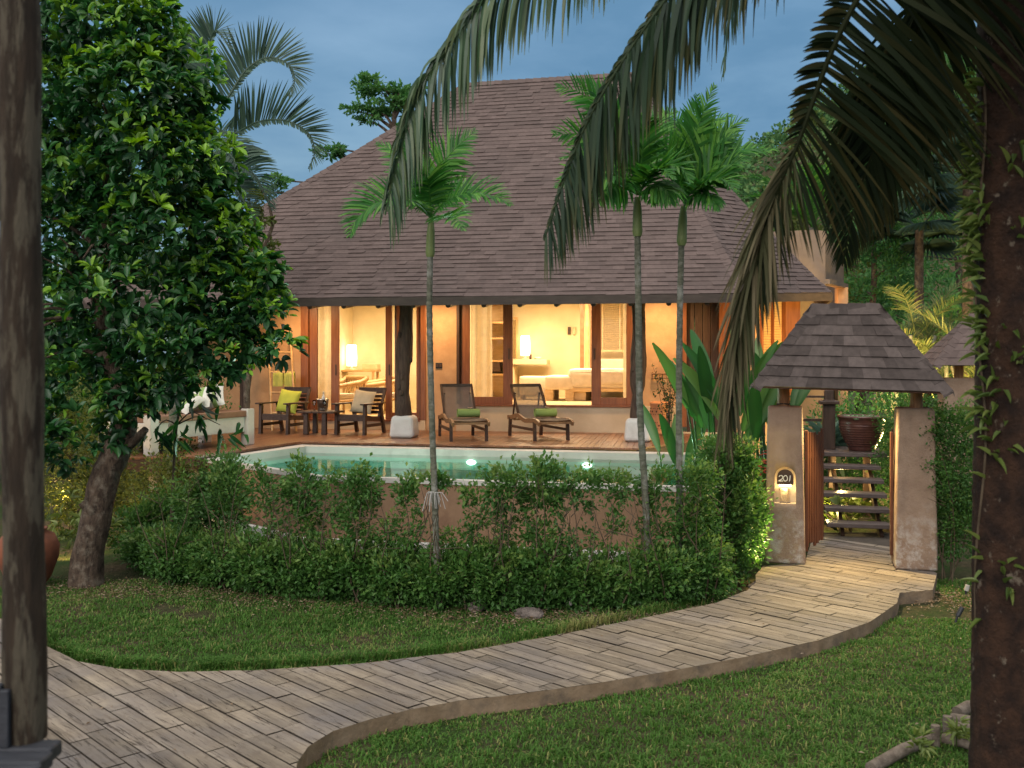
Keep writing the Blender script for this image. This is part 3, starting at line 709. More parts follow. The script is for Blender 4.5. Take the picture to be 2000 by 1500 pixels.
# side wall under the oblique right eave, with the blind-covered window
sw0 = np.array([u_end, WV, 0]); sw1 = np.array([E['rb'][0] - .45, E['rb'][1] + 1.5, 0])
sd = unit(sw1 - sw0); sn = np.array([sd[1], -sd[0], 0])
def sideq(mb, f0, f1, z0, z1, off=0, th=.12, mi=0, tint=.5):
    L = np.linalg.norm(sw1 - sw0); a_ = sw0 + sd * L * f0 + sn * off; b_ = sw0 + sd * L * f1 + sn * off
    mb.bar(a_ + [0, 0, (z0 + z1) / 2], b_ + [0, 0, (z0 + z1) / 2], th, z1 - z0, tint, mi)
mb = MB(); sideq(mb, 0, .12, 0, TOP); sideq(mb, .12, .66, 0, 1.7); sideq(mb, .66, 1.0, 0, TOP, 0, .12); mb.build('wall', M['wall'], villa)
sidewin = MB(); sideq(sidewin, .10, .14, 1.7, TOP, .05, .1); sideq(sidewin, .64, .70, 1.7, TOP, .05, .1); sideq(sidewin, .385, .40, 1.7, TOP, .05, .06); sideq(sidewin, .70, .98, .95, TOP - .2, .07, .06)
sw = sidewin.build('window', M['door_wood'], villa)
mb = MB()
for z in np.arange(1.72, TOP, .05): sideq(mb, .14, .64, z, z + .043, .0, .012)
mb.build('blind', clothmat('wood_blind', (.62, .42, .20), 0, .5, 60), sw)

# inner shell of the two rooms and the floors ----------------------
BV = 6.3
uL0, uL1, uR1 = U(560), U(872), U(1300)
mb = MB()
mb.box(((uL0 + uL1) / 2, BV + .1, 2.4), (uL1 - uL0 + .4, .2, 3.2)); mb.box(((uL1 + uR1) / 2 + .1, BV + .1, 2.4), (uR1 - uL1, .196, 3.2))
mb.box((uL0 - .1, (WV + BV) / 2 + .15, 2.4), (.2, BV - WV, 3.2)); mb.box((uL1, (WV + BV) / 2 + .15, 2.4), (.2, BV - WV - .2, 3.2)); mb.box((uR1 + .1, (WV + BV) / 2 + .15, 2.4), (.2, BV - WV, 3.2))
mb.box(((uL0 + uR1) / 2, (WV + BV) / 2 + .1, TOP + .02), (uR1 - uL0 + .4, BV - WV + .4, .08))
mb.build('room_wall', M['cream'], villa)
mb = MB(); mb.box(((uL0 + uL1) / 2, (WV + BV) / 2 + .12, F1 - .05), (uL1 - uL0, BV - WV + .1, .1)); mb.box(((uL1 + uR1) / 2, (WV + BV) / 2 + .16, F2 - .05), (uR1 - uL1 - .1, BV - WV + .1, .1))
mb.build('room_floor', M['pale_wood'], villa)

# glazed sliding doors --------------------------------------------
def glazed(name, u0, u1, z0, z1, v, st=.12, bot=.16, handle=None, parent=villa):
    m = MB(); zc_ = (z0 + z1) / 2; h = z1 - z0; th = .055
    m.rbox((u0 + st / 2, v, zc_), (st, th, h), .008); m.rbox((u1 - st / 2, v, zc_), (st, th, h), .008)
    m.rbox(((u0 + u1) / 2, v, z0 + bot / 2), (u1 - u0 - 2 * st + .004, th - .006, bot), .006); m.rbox(((u0 + u1) / 2, v, z1 - .06), (u1 - u0 - 2 * st + .004, th - .006, .12), .006)
    f = m.build(name, M['door_wood'], parent)
    g = MB(); g.box(((u0 + u1) / 2, v, zc_), (u1 - u0 - 2 * st + .01, .006, h - .2)); g.build('pane', M['glass'], f)
    if handle is not None:
        k = MB(); k.rbox((handle, v - .035, z0 + 1.0), (.025, .02, .22), .006); k.build('handle', M['dark_wood'], f)
    return f
def jamb(px0, px1, z0, v=WV, dp=.2, mat='door_wood'):
    m = MB(); m.rbox(((U(px0) + U(px1)) / 2, v + dp / 2 - .03, (z0 + TOP) / 2), (U(px1) - U(px0), dp, TOP - z0), .01); return m.build('door_frame', M[mat], villa)
jamb(588, 603, F1); jamb(822, 833, F1, WV - .02); jamb(893, 899, F2, WV - .05, .2, 'dark_wood'); jamb(1240, 1251, F2)
glazed('sliding_door', U(603), U(661), F1, TOP - .1, WV + .06, .17, .14, U(655))
glazed('sliding_door', U(752), U(786), F1, TOP - .1, WV + .05, .13, .14, U(760))
glazed('sliding_door', U(768), U(823), F1, TOP - .1, WV + .12, .13, .14)
glazed('sliding_door', U(899), U(1001), F2, TOP - .1, WV + .03, .19, .15, U(994))
glazed('sliding_door', U(1155), U(1242), F2, TOP - .1, WV + .03, .185, .15, U(1162))
mb = MB(); mb.box(((U(899) + U(1242)) / 2, WV - .06, F2 - .012), (U(1242) - U(899), .16, .03)); mb.box(((U(603) + U(822)) / 2, WV + .02, F1 - .012), (U(822) - U(603), .2, .03)); mb.build('sill', M['door_wood'], villa)
# timber doors right of the ochre pier
for a_, b_ in ((1326, 1341), (1404, 1437)):
    m = MB(); m.rbox(((U(a_) + U(b_)) / 2, WV + .06, (F2 + TOP) / 2 - .2), (U(b_) - U(a_), .16, TOP - F2 + .4), .01); m.build('door_frame', M['door_wood'], villa)
mb = MB()
uu = np.linspace(U(1341), U(1404), 5)
for k in range(4): mb.rbox(((uu[k] + uu[k + 1]) / 2, WV + .12, (DZ + TOP) / 2), (uu[k + 1] - uu[k] - .012, .05, TOP - DZ), .008)
mb.build('door', M['dark_wood'], villa)
mb = MB(); wallbox(mb, U(1326), U(1437), DZ - .9, DZ + .02, WV); mb.build('plinth', M['plinth'], villa)
# curtains hang inside the glass
def curtain(u0, u1, z0, z1, v, name='curtain'):
    n = int((u1 - u0) / .018) + 2; u = np.linspace(u0, u1, n); ph = np.cumsum(rng.uniform(.5, 1.1, n)) * .75
    vv = v + .035 * np.sin(ph); V = np.concatenate([np.c_[u, vv, np.full(n, z0)], np.c_[u + .01 * np.sin(ph * .3), vv * .5 + v * .5, np.full(n, z1)]])
    k = np.arange(n - 1); m = MB(); m.add(V, np.stack([k, k + 1, n + k + 1, n + k], -1))
    o = m.build(name, M['curtain'], None, smooth=True); o.location = (HO[0], HO[1], 0); o.rotation_euler = (0, 0, HA); return o
tag(curtain(U(604), U(640), F1 + .02, TOP - .08, WV + .3), 'cream sheer curtain gathered at the left side of the sitting room door', 'curtain', 'curtains inside the glass doors')
tag(curtain(U(806), U(826), F1 + .02, TOP - .08, WV + .32), 'narrow cream curtain behind the dark trunk post', 'curtain', 'curtains inside the glass doors')
tag(curtain(U(913), U(956), F2 + .02, TOP - .08, WV + .3), 'cream sheer curtain gathered behind the closed glass panel', 'curtain', 'curtains inside the glass doors')
tag(curtain(U(1217, WV + .3), U(1252, WV + .3), F2 + .02, TOP - .08, WV + .3), 'cream curtain at the right end of the bedroom doors, beside the blind', 'curtain', 'curtains inside the glass doors')

# posts of the veranda -------------------------------------------
def vpost(u, v, base=True, crook=.03, r=.135, seed=0):
    zz = np.linspace(DZ + (.3 if base else 0), EZ - .05 + v * .14, 14); rr_ = np.random.default_rng(seed)
    P = np.c_[u + crook * np.sin(zz * 2.1 + seed), v + crook * .5 * np.cos(zz * 1.7), zz]
    m = MB(); m.tube(P, r * (1 + .12 * np.sin(zz * 5.3 + seed) + .06 * rr_.normal(size=14)), 12, jit=.04)
    for k in range(5):
        z = rr_.uniform(1.5, 3.2); th = rr_.uniform(3.6, 6); m.rbox((u + math.cos(th) * r, v + math.sin(th) * r, z), (.07, .07, .11), .03)
    p = m.build('post', M['log'], villa, smooth=True)
    if base:
        b = MB(); b.rbox((u, v, DZ + .20), (.47, .47, .40), .07, 3, taper=.86); b.build('post_base', M['white_plaster'], p, smooth=False)
vpost(hu(790, .26), .26, seed=1); vpost(hu(1246, .14), .14, crook=.015, r=.12, seed=2); vpost(hu(478, 1.2), 1.2, False, .01, .10, seed=3)
lamp('soffit_light', 'AREA', hw(-4.6, 1.2, 3.5), 40, (1, .61, .29), .25, rot=(0, 0, HA), size_y=.25)
lamp('soffit_light', 'AREA', hw(U(862), 1.35, 3.5), 32, (1, .61, .29), .2, rot=(0, 0, HA), size_y=.2)
lamp('soffit_light', 'AREA', hw(U(1290), 1.35, 3.52), 32, (1, .61, .29), .2, rot=(0, 0, HA), size_y=.2)
lamp('soffit_light', 'AREA', hw(U(1455) + .5, 1.3, 3.5), 34, (1, .52, .19), .2, rot=(0, 0, HA), size_y=.2)
lamp('room_light', 'AREA', hw((uL0 + uL1) / 2, 4.2, TOP - .06), 125, (1, .73, .43), 1.6, rot=(0, 0, HA), size_y=1.6)
lamp('room_light', 'AREA', hw((uL1 + uR1) / 2 - .6, 4.2, TOP - .06), 125, (1, .73, .43), 1.6, rot=(0, 0, HA), size_y=1.6)
lamp('room_light', 'AREA', hw((uL1 + uR1) / 2 + 1.2, 4.2, TOP - .06), 82, (1, .73, .43), 1.2, rot=(0, 0, HA), size_y=1.2)

# plastered annex with a rounded top, behind the right eave -----------
annex = thing('plaster_annex', 'plaster annex block with a rounded parapet standing behind the right eave', 'annex', wp(1600, 1000, 21.5) * [1, 1, 0])
A0 = wp(1530, 455, 21.0); A1 = wp(1612, 455, 20.6); A2 = wp(1648, 455, 22.0)
def prism(mb, pts, z0, z1top, sag=.25, n=9):
    # walls whose top edge is an arch
    for a_, b_ in zip(pts[:-1], pts[1:]):
        s = np.linspace(0, 1, n); bx = a_[None, :2] + (b_[:2] - a_[:2])[None] * s[:, None]
        V = np.concatenate([np.c_[bx, np.full(n, z0)], np.c_[bx, z1top(bx)]]); k = np.arange(n - 1)
        mb.add(V, np.stack([k, k + 1, n + k + 1, n + k], -1))
xs0, xs1 = A0[0] - 1.2, A2[0]
topf = lambda q: 5.03 - .55 * (np.clip((q[:, 0] - (A0[0] + .35)) / (xs1 - A0[0] - .35), 0, 1)) ** 2.2
mb = MB(); Wl = np.array([xs0, A0[1] + .2, 0]); prism(mb, [Wl, A0, A1], 0, topf); prism(mb, [A1, A2], 3.98, topf)
bk = [A2, A2 + [0, 2.5, 0], Wl + [0, 3, 0], Wl]; prism(mb, bk, 0, topf)
mb.build('wall', M['tower'], annex, world=True)
mb = MB(); mb.bar([*A1[:2], 3.94], [*A2[:2], 3.94], .2, .10); mb.build('ledge', M['tower'], annex, world=True)
mb = MB(); mb.bar([*(A1[:2] + (A2[:2] - A1[:2]) * .8), 1.9], [*A2[:2], 1.9], .2, 3.9, up=(0, 1, 0)); q0 = A1[:2] + (A2[:2] - A1[:2]) * .86
mb = MB(); mb.box((q0[0], q0[1], 1.95), (.22, .22, 3.9)); mb.build('pier', M['wall'], annex, world=True)
swm = (sw0 + sw1) / 2 - sn * .5; lamp('room_light', 'POINT', hw(swm[0], swm[1], 2.7), 40, (1, .68, .36), .3)
lamp('annex_light', 'POINT', (A1[0] + .25, A1[1] + .9, 3.6), 9, (1, .5, .17), .1)

# ================================================================== deck
dk0 = [np.array(p) for p in [(-4.62, 14.42), (-5.75, 13.85), (-7.4, 19.4)]]
deck = thing('timber_deck', 'stained timber deck on concrete stilts around the pool and under the veranda', 'deck', (-2, 17, 0))
poly = [PL[0] + [.0, -.35], np.array([-5.72, 14.3]), hw(-7.3, WV)[:2], hw(U(1326) + .35, WV - .1)[:2], hw(U(1326) + .35, .55)[:2], np.array([2.0, 15.85]), PL[4] + [.0, .03]]
mb = MB(); dd = np.array([-hs_, hc]); d = dd; nn = np.array([-d[1], d[0]])
for k in range(-110, 110):
    w0 = k * .105; l = 8 + rng.random() * 2
    while l < 26:
        L = rng.uniform(1.6, 3.0); q = clip_rect(poly, np.zeros(2), d, nn, l, l + L - .004, w0, w0 + .099); l += L
        if len(q) > 2:
            q = np.array(q); m_ = len(q); mb.add(np.concatenate([np.c_[q, np.full(m_, DZ)], np.c_[q, np.full(m_, DZ - .03)]]), [tuple(range(m_))] + [(a_, (a_ + 1) % m_, m_ + (a_ + 1) % m_, m_ + a_) for a_ in range(m_)], rng.random())
mb.build('floor_boards', M['deck'], deck, world=True)
mb = MB(); n = len(poly)
for k in range(n):
    a_, b_ = poly[k], poly[(k + 1) % n]
    if k in (2, 5): continue
    mb.bar([*a_, DZ - .12], [*b_, DZ - .12], .05, .17)
mb.build('edge_beam', M['dark_wood'], deck, world=True)
for x, y in ((-5.3, 14.75), (-4.68, 14.7), (-5.5, 16.5), (-4.75, 16.0), (-5.2, 18.4), (2.9, 17.2)):
    m = MB(); m.rbox((x, y, (DZ - .2) / 2), (.13, .13, DZ - .2), .012); m.build('stilt', M['concrete'], deck, world=True)

# ================================================================== entrance gate
GA = R(-15); GO = gp(1660, 1108, PZ); gate = thing('entrance_gate', 'plastered gate numbered 201 with two thick tapered pillars and a small shingle roof', 'gate', (GO[0], GO[1] + .0, PZ), GA)
def gate_pillar(x, niche=False):
    b = bmesh.new(); bmesh.ops.create_cube(b, size=1)
    H_ = 1.72
    for v in b.verts:
        k = .86 if v.co.z > 0 else 1
        v.co = Vector((v.co.x * .43 * k + x, v.co.y * .43 * k + .215, (v.co.z + .5) * H_))
    bmesh.ops.bevel(b, geom=[e_ for e_ in b.edges], offset=.028, segments=3, affect='EDGES', profile=.5)
    bmesh.ops.subdivide_edges(b, edges=[e_ for e_ in b.edges if e_.calc_length() > .3], cuts=5, use_grid_fill=True)
    rr_ = np.random.default_rng(int(x * 100) + 500)
    for v in b.verts: v.co += Vector(rr_.normal(size=3) * .0028)
    me = bpy.data.meshes.new('pillar'); b.to_mesh(me); b.free()
    for p in me.polygons: p.use_smooth = True
    o = bpy.data.objects.new('pillar', me); COL.objects.link(o); me.materials.append(M['pillar'])
    if niche:
        me.materials.append(M['niche'])
        c = bmesh.new(); pts = arch(.112, .40, 14); vs0 = [c.verts.new((x + NX + p[0], -.2, NZ + p[1])) for p in pts]; vs1 = [c.verts.new((x + NX + p[0], .155, NZ + p[1])) for p in pts]
        n = len(pts); c.faces.new(vs0); c.faces.new(vs1[::-1])
        for k in range(n): c.faces.new((vs0[(k + 1) % n], vs0[k], vs1[k], vs1[(k + 1) % n]))
        bmesh.ops.recalc_face_normals(c, faces=c.faces)
        cm = bpy.data.meshes.new('cutter'); c.to_mesh(cm); c.free(); cm.materials.append(M['pillar']); cm.materials.append(M['niche'])
        for p in cm.polygons: p.material_index = 1
        co = bpy.data.objects.new('cutter', cm); COL.objects.link(co)
        mod = o.modifiers.new('niche', 'BOOLEAN'); mod.object = co; mod.operation = 'DIFFERENCE'; mod.solver = 'EXACT'
        dg = bpy.context.evaluated_depsgraph_get(); nm = bpy.data.meshes.new_from_object(o.evaluated_get(dg))
        o.modifiers.clear(); o.data = nm; bpy.data.objects.remove(co); bpy.data.meshes.remove(cm)
    o.parent = gate; return o
def arch(hw_, h, n=12):
    t = np.linspace(0, math.pi, n); return [(-hw_, 0), (hw_, 0)] + [(hw_ * math.cos(a_), h - hw_ + hw_ * math.sin(a_)) for a_ in t]
PX = .672; NX, NZ = .0, .66
# height of the niche floor: the photograph's y = 948 at the pillar's face
pl = gate_pillar(-PX, True); pr = gate_pillar(PX)
fy = .215 - .215 * (1 - .14 * (NZ + .25) / 1.72)           # the leaning front face at the niche
def flat_arch(y0, y1, hw_, zlo, zhi, x, mat, parent, name):
    n = 16; t = np.linspace(0, math.pi, n); pts = [(-hw_, zlo), (hw_, zlo)] + [(hw_ * math.cos(a_), zhi - hw_ + hw_ * math.sin(a_)) for a_ in t]
    m_ = len(pts); V = [(x + p, y0, z) for p, z in pts] + [(x + p, y1, z) for p, z in pts]
    m = MB(); m.add(V, [tuple(range(m_)), tuple(range(m_, 2 * m_))[::-1]] + [(k, (k + 1) % m_, m_ + (k + 1) % m_, m_ + k) for k in range(m_)]); return m.build(name, mat, parent)
plq = flat_arch(fy + .012, fy + .03, .088, NZ + .205, NZ + .372, -PX + NX, M['plaque'], gate, 'number_plaque')
DIG = {'2': [(-.014, .034), (-.004, .044), (.010, .042), (.015, .030), (.008, .016), (-.016, .0), (.018, .002)], '0': [(.0, .045), (-.013, .034), (-.015, .018), (-.008, .003), (.004, .002), (.014, .013), (.014, .032), (.004, .045), (0, .045)], '1': [(.004, .046), (.002, .022), (-.002, .0)]}
for ch, dx in (('2', -.043), ('0', .002), ('1', .043)):
    pts = np.array([(x * 1.4 - PX + NX + dx * 1.1, fy + .008, NZ + .243 + z * 1.4) for x, z in DIG[ch]]); m = MB(); m.tube(curve(pts, 24), .0052, 6); m.build('digit', M['digit'], plq, smooth=True)
m = MB(); m.rbox((-PX + NX, fy + .035, NZ + .192), (.13, .035, .014), .004); m.build('niche_lamp', M['niche_glow'], gate)
m = MB(); m.rbox((-PX + NX - .012, fy + .075, NZ + .085), (.085, .06, .15), .012, jit=.0012); nb = m.build('niche_block', surf('carved_stone', (.42, .30, .17), (.52, .39, .24), 9, bump=.006), gate)
m = MB()
for k in range(7): m.rbox((-PX + NX - .05 + .016 * k, fy + .035 + .01 * rng.random(), NZ + .008), (.022, .022, .014), .006)
m.build('pebbles', M['rock'], gate, smooth=True)
gl = Matrix.Translation(Vector(gate.location)) @ Matrix.Rotation(GA, 4, 'Z')
lamp('niche_light', 'POINT', gl @ Vector((-PX + NX, fy + .03, NZ + .175)), 1.3, (1, .74, .36), .02)
# wooden stubs and roof
for x in (-PX - .02, PX + .02):
    m = MB(); m.tube([(x, .21, 1.70), (x + .004, .212, 1.85), (x, .21, 2.02)], [.068, .064, .066], 12, jit=.02); st = m.build('post', M['gate_post'], gate, smooth=True)
    if x < 0:
        m = MB(); th = np.linspace(0, 6.283, 20); m.tube(np.c_[x + .071 * np.cos(th), .21 + .071 * np.sin(th), 1.745 + .004 * np.sin(3 * th)], .007, 6); m.build('tie', M['black'], st)
gz0, gz1 = 1.93, 2.84
g = {'fl': np.array([-1.02, -.32, gz0 + .025]), 'fr': np.array([.98, -.32, gz0 - .025]), 'br': np.array([.98, .76, gz0 - .025]), 'bl': np.array([-1.02, .76, gz0 + .025])}
gL, gR = np.array([-.39, .22, gz1]), np.array([.32, .22, gz1])
mb = MB()
for a_, b_, c_, e_ in (('fl', 'fr', gL, gR), ('fr', 'br', gR, gR + [0, .005, 0]), ('br', 'bl', gR, gL), ('bl', 'fl', gL, gL + [0, .005, 0])): shingles(mb, g[a_], g[b_], c_, e_, .128, (.09, .24), .018)
def hip_roof_cap(mb, g, gL, gR, wd=.115):
    for k0, top, ka, kb in (('fl', gL, 'fr', 'bl'), ('fr', gR, 'fl', 'br'), ('br', gR, 'fr', 'bl'), ('bl', gL, 'br', 'fl')): hipcap(mb, g[k0], top, across(g[k0], top, g[ka]), across(g[k0], top, g[kb]), wd, .15, 0, .014)
    d_ = unit(np.array([0, -.54, -.87])); hipcap(mb, gL, gR, d_, d_ * [1, -1, 1], wd, .19, 0, .014)
groof = mb.build('roof', M['gate_shingle'], gate)
mb = MB(); hip_roof_cap(mb, g, gL, gR); mb.build('hip_cap', M['gate_shingle'], groof)
mb = MB(); mb.add([g['fl'] + [0, 0, -.02], g['fr'] + [0, 0, -.02], g['br'] + [0, 0, -.02], g['bl'] + [0, 0, -.02]], [(0, 1, 2, 3)]); mb.bar(g['fl'] + [.05, .05, -.012], g['fr'] + [-.05, .05, -.012], .03, .02); mb.bar((-.9, .21, gz0 + .05), (.86, .21, gz0 + .01), .09, .1); mb.build('roof_board', M['door_wood'], groof)
# slatted leaves, swung inwards
def gate_leaf(hx, ang, w_=.46):
    m = MB(); c, s = math.cos(ang), math.sin(ang); n = 7
    for k in range(n):
        f = (k + .5) / n * w_; m.rbox((hx + c * f, .30 + s * f, .78 + .02 * math.sin(k * 1.3)), (.052, .022, 1.26 + .03 * math.cos(k * 2.1)), .004, rz=ang)
    lf = m.build('gate_leaf', M['gate_slat'], gate)
    for z in (.38, 1.16): r = MB(); r.bar((hx, .30 + .025, z), (hx + c * w_, .30 + s * w_ + .025, z), .03, .07); r.build('rail', M['gate_slat'], lf)
gate_leaf(-PX + .225, R(66), .50); gate_leaf(PX - .222, R(83), .55)
for a_, b_ in ((-PX + .228, .035), (PX - .226, .03)): m = MB(); m.rbox((a_, .245, .78), (b_, .09, 1.34), .006); m.build('gate_stile', M['gate_slat'], gate)

# the neighbour's gate further back, on the right
g2 = thing('neighbour_gate', 'dark shingled gate roof on a plaster pillar, half hidden behind the coconut trunk', 'gate', wp(1930, 900, 15) * [1, 1, 0], R(-8))
zr, ze = CAMZ + .66, CAMZ - .10
gg = {'fl': np.array([-.92, -.5, ze]), 'fr': np.array([1.1, -.5, ze]), 'br': np.array([1.1, .6, ze]), 'bl': np.array([-.92, .6, ze])}; l2, r2 = np.array([-.25, .05, zr]), np.array([.5, .05, zr])
mb = MB()
for a_, b_, c_, e_ in (('fl', 'fr', l2, r2), ('fr', 'br', r2, r2 + [0, .005, 0]), ('br', 'bl', r2, l2), ('bl', 'fl', l2, l2 + [0, .005, 0])): shingles(mb, gg[a_], gg[b_], c_, e_, .128, (.11, .26), .011)
r_ = mb.build('roof', M['shingle'], g2); mb = MB(); hip_roof_cap(mb, gg, l2, r2); mb.build('hip_cap', M['shingle'], r_)
m = MB(); m.tube([(-.42, 0, 2.0), (-.42, 0, ze + .05)], .07, 10); m.build('post', M['gate_post'], g2, smooth=True)
m = MB(); m.rbox((-.45, 0, 1.03), (.5, .42, 2.06), .03, 2, taper=.92); m.build('pillar', M['pillar'], g2)

# ================================================================== stairs behind the gate
stair = thing('timber_stairs', 'dark open timber steps climbing from the gate to a landing', 'stairs', (gp(1665, 1040, PZ)[0], 12.6, PZ), R(-13))
for k in range(1, 6):
    m = MB(); m.rbox((0, .28 * (k - 1) + .12, .155 * k - .025), (.80, .29, .055), .008); m.build('tread', M['step'], stair)
m = MB(); m.rbox((.02, 2.05, .93 - .03), (1.0, 1.35, .06), .008); m.build('landing', M['step'], stair)
for x in (-.20, .27):
    m = MB(); m.bar((x, .06, -.06), (x, 1.45, .72), .045, .15); m.rbox((x, 1.6, .44), (.1, .1, .86), .008); m.build('stringer', M['dark_wood'], stair)
sl = Matrix.Translation(Vector(stair.location)) @ Matrix.Rotation(stair.rotation_euler.z, 4, 'Z')
lamp('step_light', 'POINT', sl @ Vector((-.12, 1.25, .58)), 20, (1, .72, .26), .04); lamp('step_light', 'POINT', sl @ Vector((-.35, .8, .2)), 8, (1, .76, .28), .04)
# dark post with a stepped cap and rails beside the landing
rp_ = thing('landing_railing', 'dark timber newel post with a stepped cap and two rails beside the landing', 'railing', sl @ Vector((-.22, 1.9, .93)), R(-13))
m = MB(); m.rbox((0, 0, .36), (.17, .17, .72), .01); m.rbox((.0, 0, .68), (.28, .28, .05), .01); m.rbox((0, 0, .78), (.13, .13, .16), .01); m.build('newel', M['dark_wood'], rp_)
m = MB(); m.bar((-.1, 0, .42), (-.95, .1, .42), .08, .04); m.bar((-.06, 0, .76), (-.95, .1, .76), .04, .03); m.bar((-.45, .05, .02), (-.45, .05, .76), .03, .03, up=(0, 1, 0)); m.bar((-.93, .1, -.5), (-.93, .1, .76), .07, .07, up=(0, 1, 0)); m.build('rail', M['dark_wood'], rp_)

# ================================================================== veranda furniture
def place_deck(px, py):                     # a spot on the deck
    return gp(px, py, DZ)
def armchair(label, loc, rz):
    t = thing('armchair', label, 'armchair', loc, rz, 'dark armchairs on the deck')
    cw = M['chair_wood']
    for sx in (-1, 1):
        x = sx * .30
        m = MB(); m.bar((x, -.32, 0), (x, -.30, .56), .055, .07, up=(0, 1, 0)); m.build('leg', cw, t)
        m = MB(); m.bar((x, .42, 0), (x, .26, .56), .055, .065, up=(0, 1, 0)); m.build('leg', cw, t)
        m = MB(); m.rbox((x * 1.03, -.03, .575), (.095, .80, .03), .01); m.build('armrest', cw, t)
        m = MB(); m.bar((x, -.31, .17), (x, .38, .17), .03, .055); m.build('stretcher', cw, t)
    m = MB(); m.bar((-.30, -.31, .31), (.30, -.31, .31), .035, .10); m.bar((-.30, .30, .28), (.30, .30, .28), .035, .08)
    for sx in (-.28, .28): m.bar((sx, -.30, .31), (sx, .32, .27), .03, .08)
    m.build('seat_frame', cw, t)
    m = MB()
    for k in range(7): m.rbox((0, -.28 + .085 * k, .365 - .012 * k), (.58, .07, .02), .006)
    m.build('seat', cw, t)
    m = MB()
    for sx in (-.27, .27): m.bar((sx, .25, .26), (sx, .50, .82), .05, .035, up=(0, 1, 0))
    m.bar((-.295, .505, .83), (.295, .505, .83), .04, .07)
    for k in range(6): z = .40 + .075 * k; m.bar((-.26, .25 + (z - .26) * .446, z), (.26, .25 + (z - .26) * .446, z), .018, .055)
    m.build('backrest', cw, t)
    return t
c1 = place_deck(551, 846); c2 = place_deck(700, 848)
armchair('dark wooden armchair holding a lime green cushion, beside the daybed', (c1[0], c1[1] + .12, DZ), R(-20))
armchair('dark wooden armchair holding a beige cushion, beside the trunk post', (c2[0], c2[1] + .12, DZ), R(-22))
def cushion(c, rz, mat, label, size=.46):
    o = MB().pillow((0, 0, 0), (size, size, .17), rot=(R(-20), R(6), 0), n=18).build('cushion', M[mat], None, smooth=True)
    o.location = c; o.rotation_euler = (0, 0, rz); return tag(o, label, 'cushion', 'cushions on the armchairs')
def local(loc, rz, v): c, s = math.cos(rz), math.sin(rz); return (loc[0] + c * v[0] - s * v[1], loc[1] + .12 + s * v[0] + c * v[1], DZ + v[2])
cushion(local(c1, R(-20), (.0, .17, .60)), R(-20), 'cushion_lime', 'lime green square cushion on the armchair next to the daybed')
cushion(local(c2, R(-22), (-.02, .17, .60)), R(-22), 'cushion_beige', 'beige square cushion on the armchair next to the trunk post')
tb = place_deck(623, 849); t = thing('side_table', 'low dark wooden side table with splayed slab legs between the armchairs', 'side table', (tb[0], tb[1] + .2, DZ), R(-14))
m = MB()
for k in range(5): m.rbox((-.30 + .15 * k, 0, .42), (.142, .52, .04), .008)
m.build('table_top', M['dark_wood'], t)
for x, y in ((-.22, -.18), (.16, -.2), (.26, .16), (-.2, .18)):
    m = MB(); m.rbox((x, y, .20), (.10, .08, .40), .01, taper=.85); m.build('leg', M['chair_wood'], t)
TT = DZ + .44; tbl = np.array([tb[0], tb[1] + .2])
def top(x, y): c, s = math.cos(R(-14)), math.sin(R(-14)); return (tbl[0] + c * x - s * y, tbl[1] + s * x + c * y, TT)
o = MB().lathe([(0, 0), (.085, 0), (.095, .02), (.115, .20), (.128, .21), (.128, .222), (.116, .222), (.10, .05), (0, .04)], 28).build('ice_bucket', M['metal'], None, smooth=True)
o.location = top(.02, .04); tag(o, 'brushed metal ice bucket on the side table', 'ice bucket')
b = MB().lathe([(0, .0), (.038, 0), (.04, .02), (.04, .17), (.034, .21), (.015, .245), (.0145, .30), (.017, .30), (.017, .318), (0, .318)], 16).build('bottle', [surf('bottle_foil', (.62, .58, .5), (.7, .67, .6), 9, rough=.35)], None, smooth=True)
b.location = (top(.03, .05)[0], top(.03, .05)[1], TT + .045); tag(b, 'pale capped bottle standing in the ice bucket', 'bottle')
GP = [(0, 0), (.032, 0), (.033, .003), (.006, .008), (.005, .085), (.028, .115), (.037, .15), (.032, .20), (.030, .20), (.035, .15), (.026, .117), (0, .09)]
for (x, y), lb in (((-.11, -.06), 'stemmed wine glass on the side table, left of the ice bucket'), ((.13, -.12), 'stemmed wine glass on the side table, in front of the ice bucket')):
    g_ = MB().lathe(GP, 18).build('wine_glass', M['clear_glass'], None, smooth=True); g_.location = top(x, y); tag(g_, lb, 'wine glass', 'wine glasses on the side table')

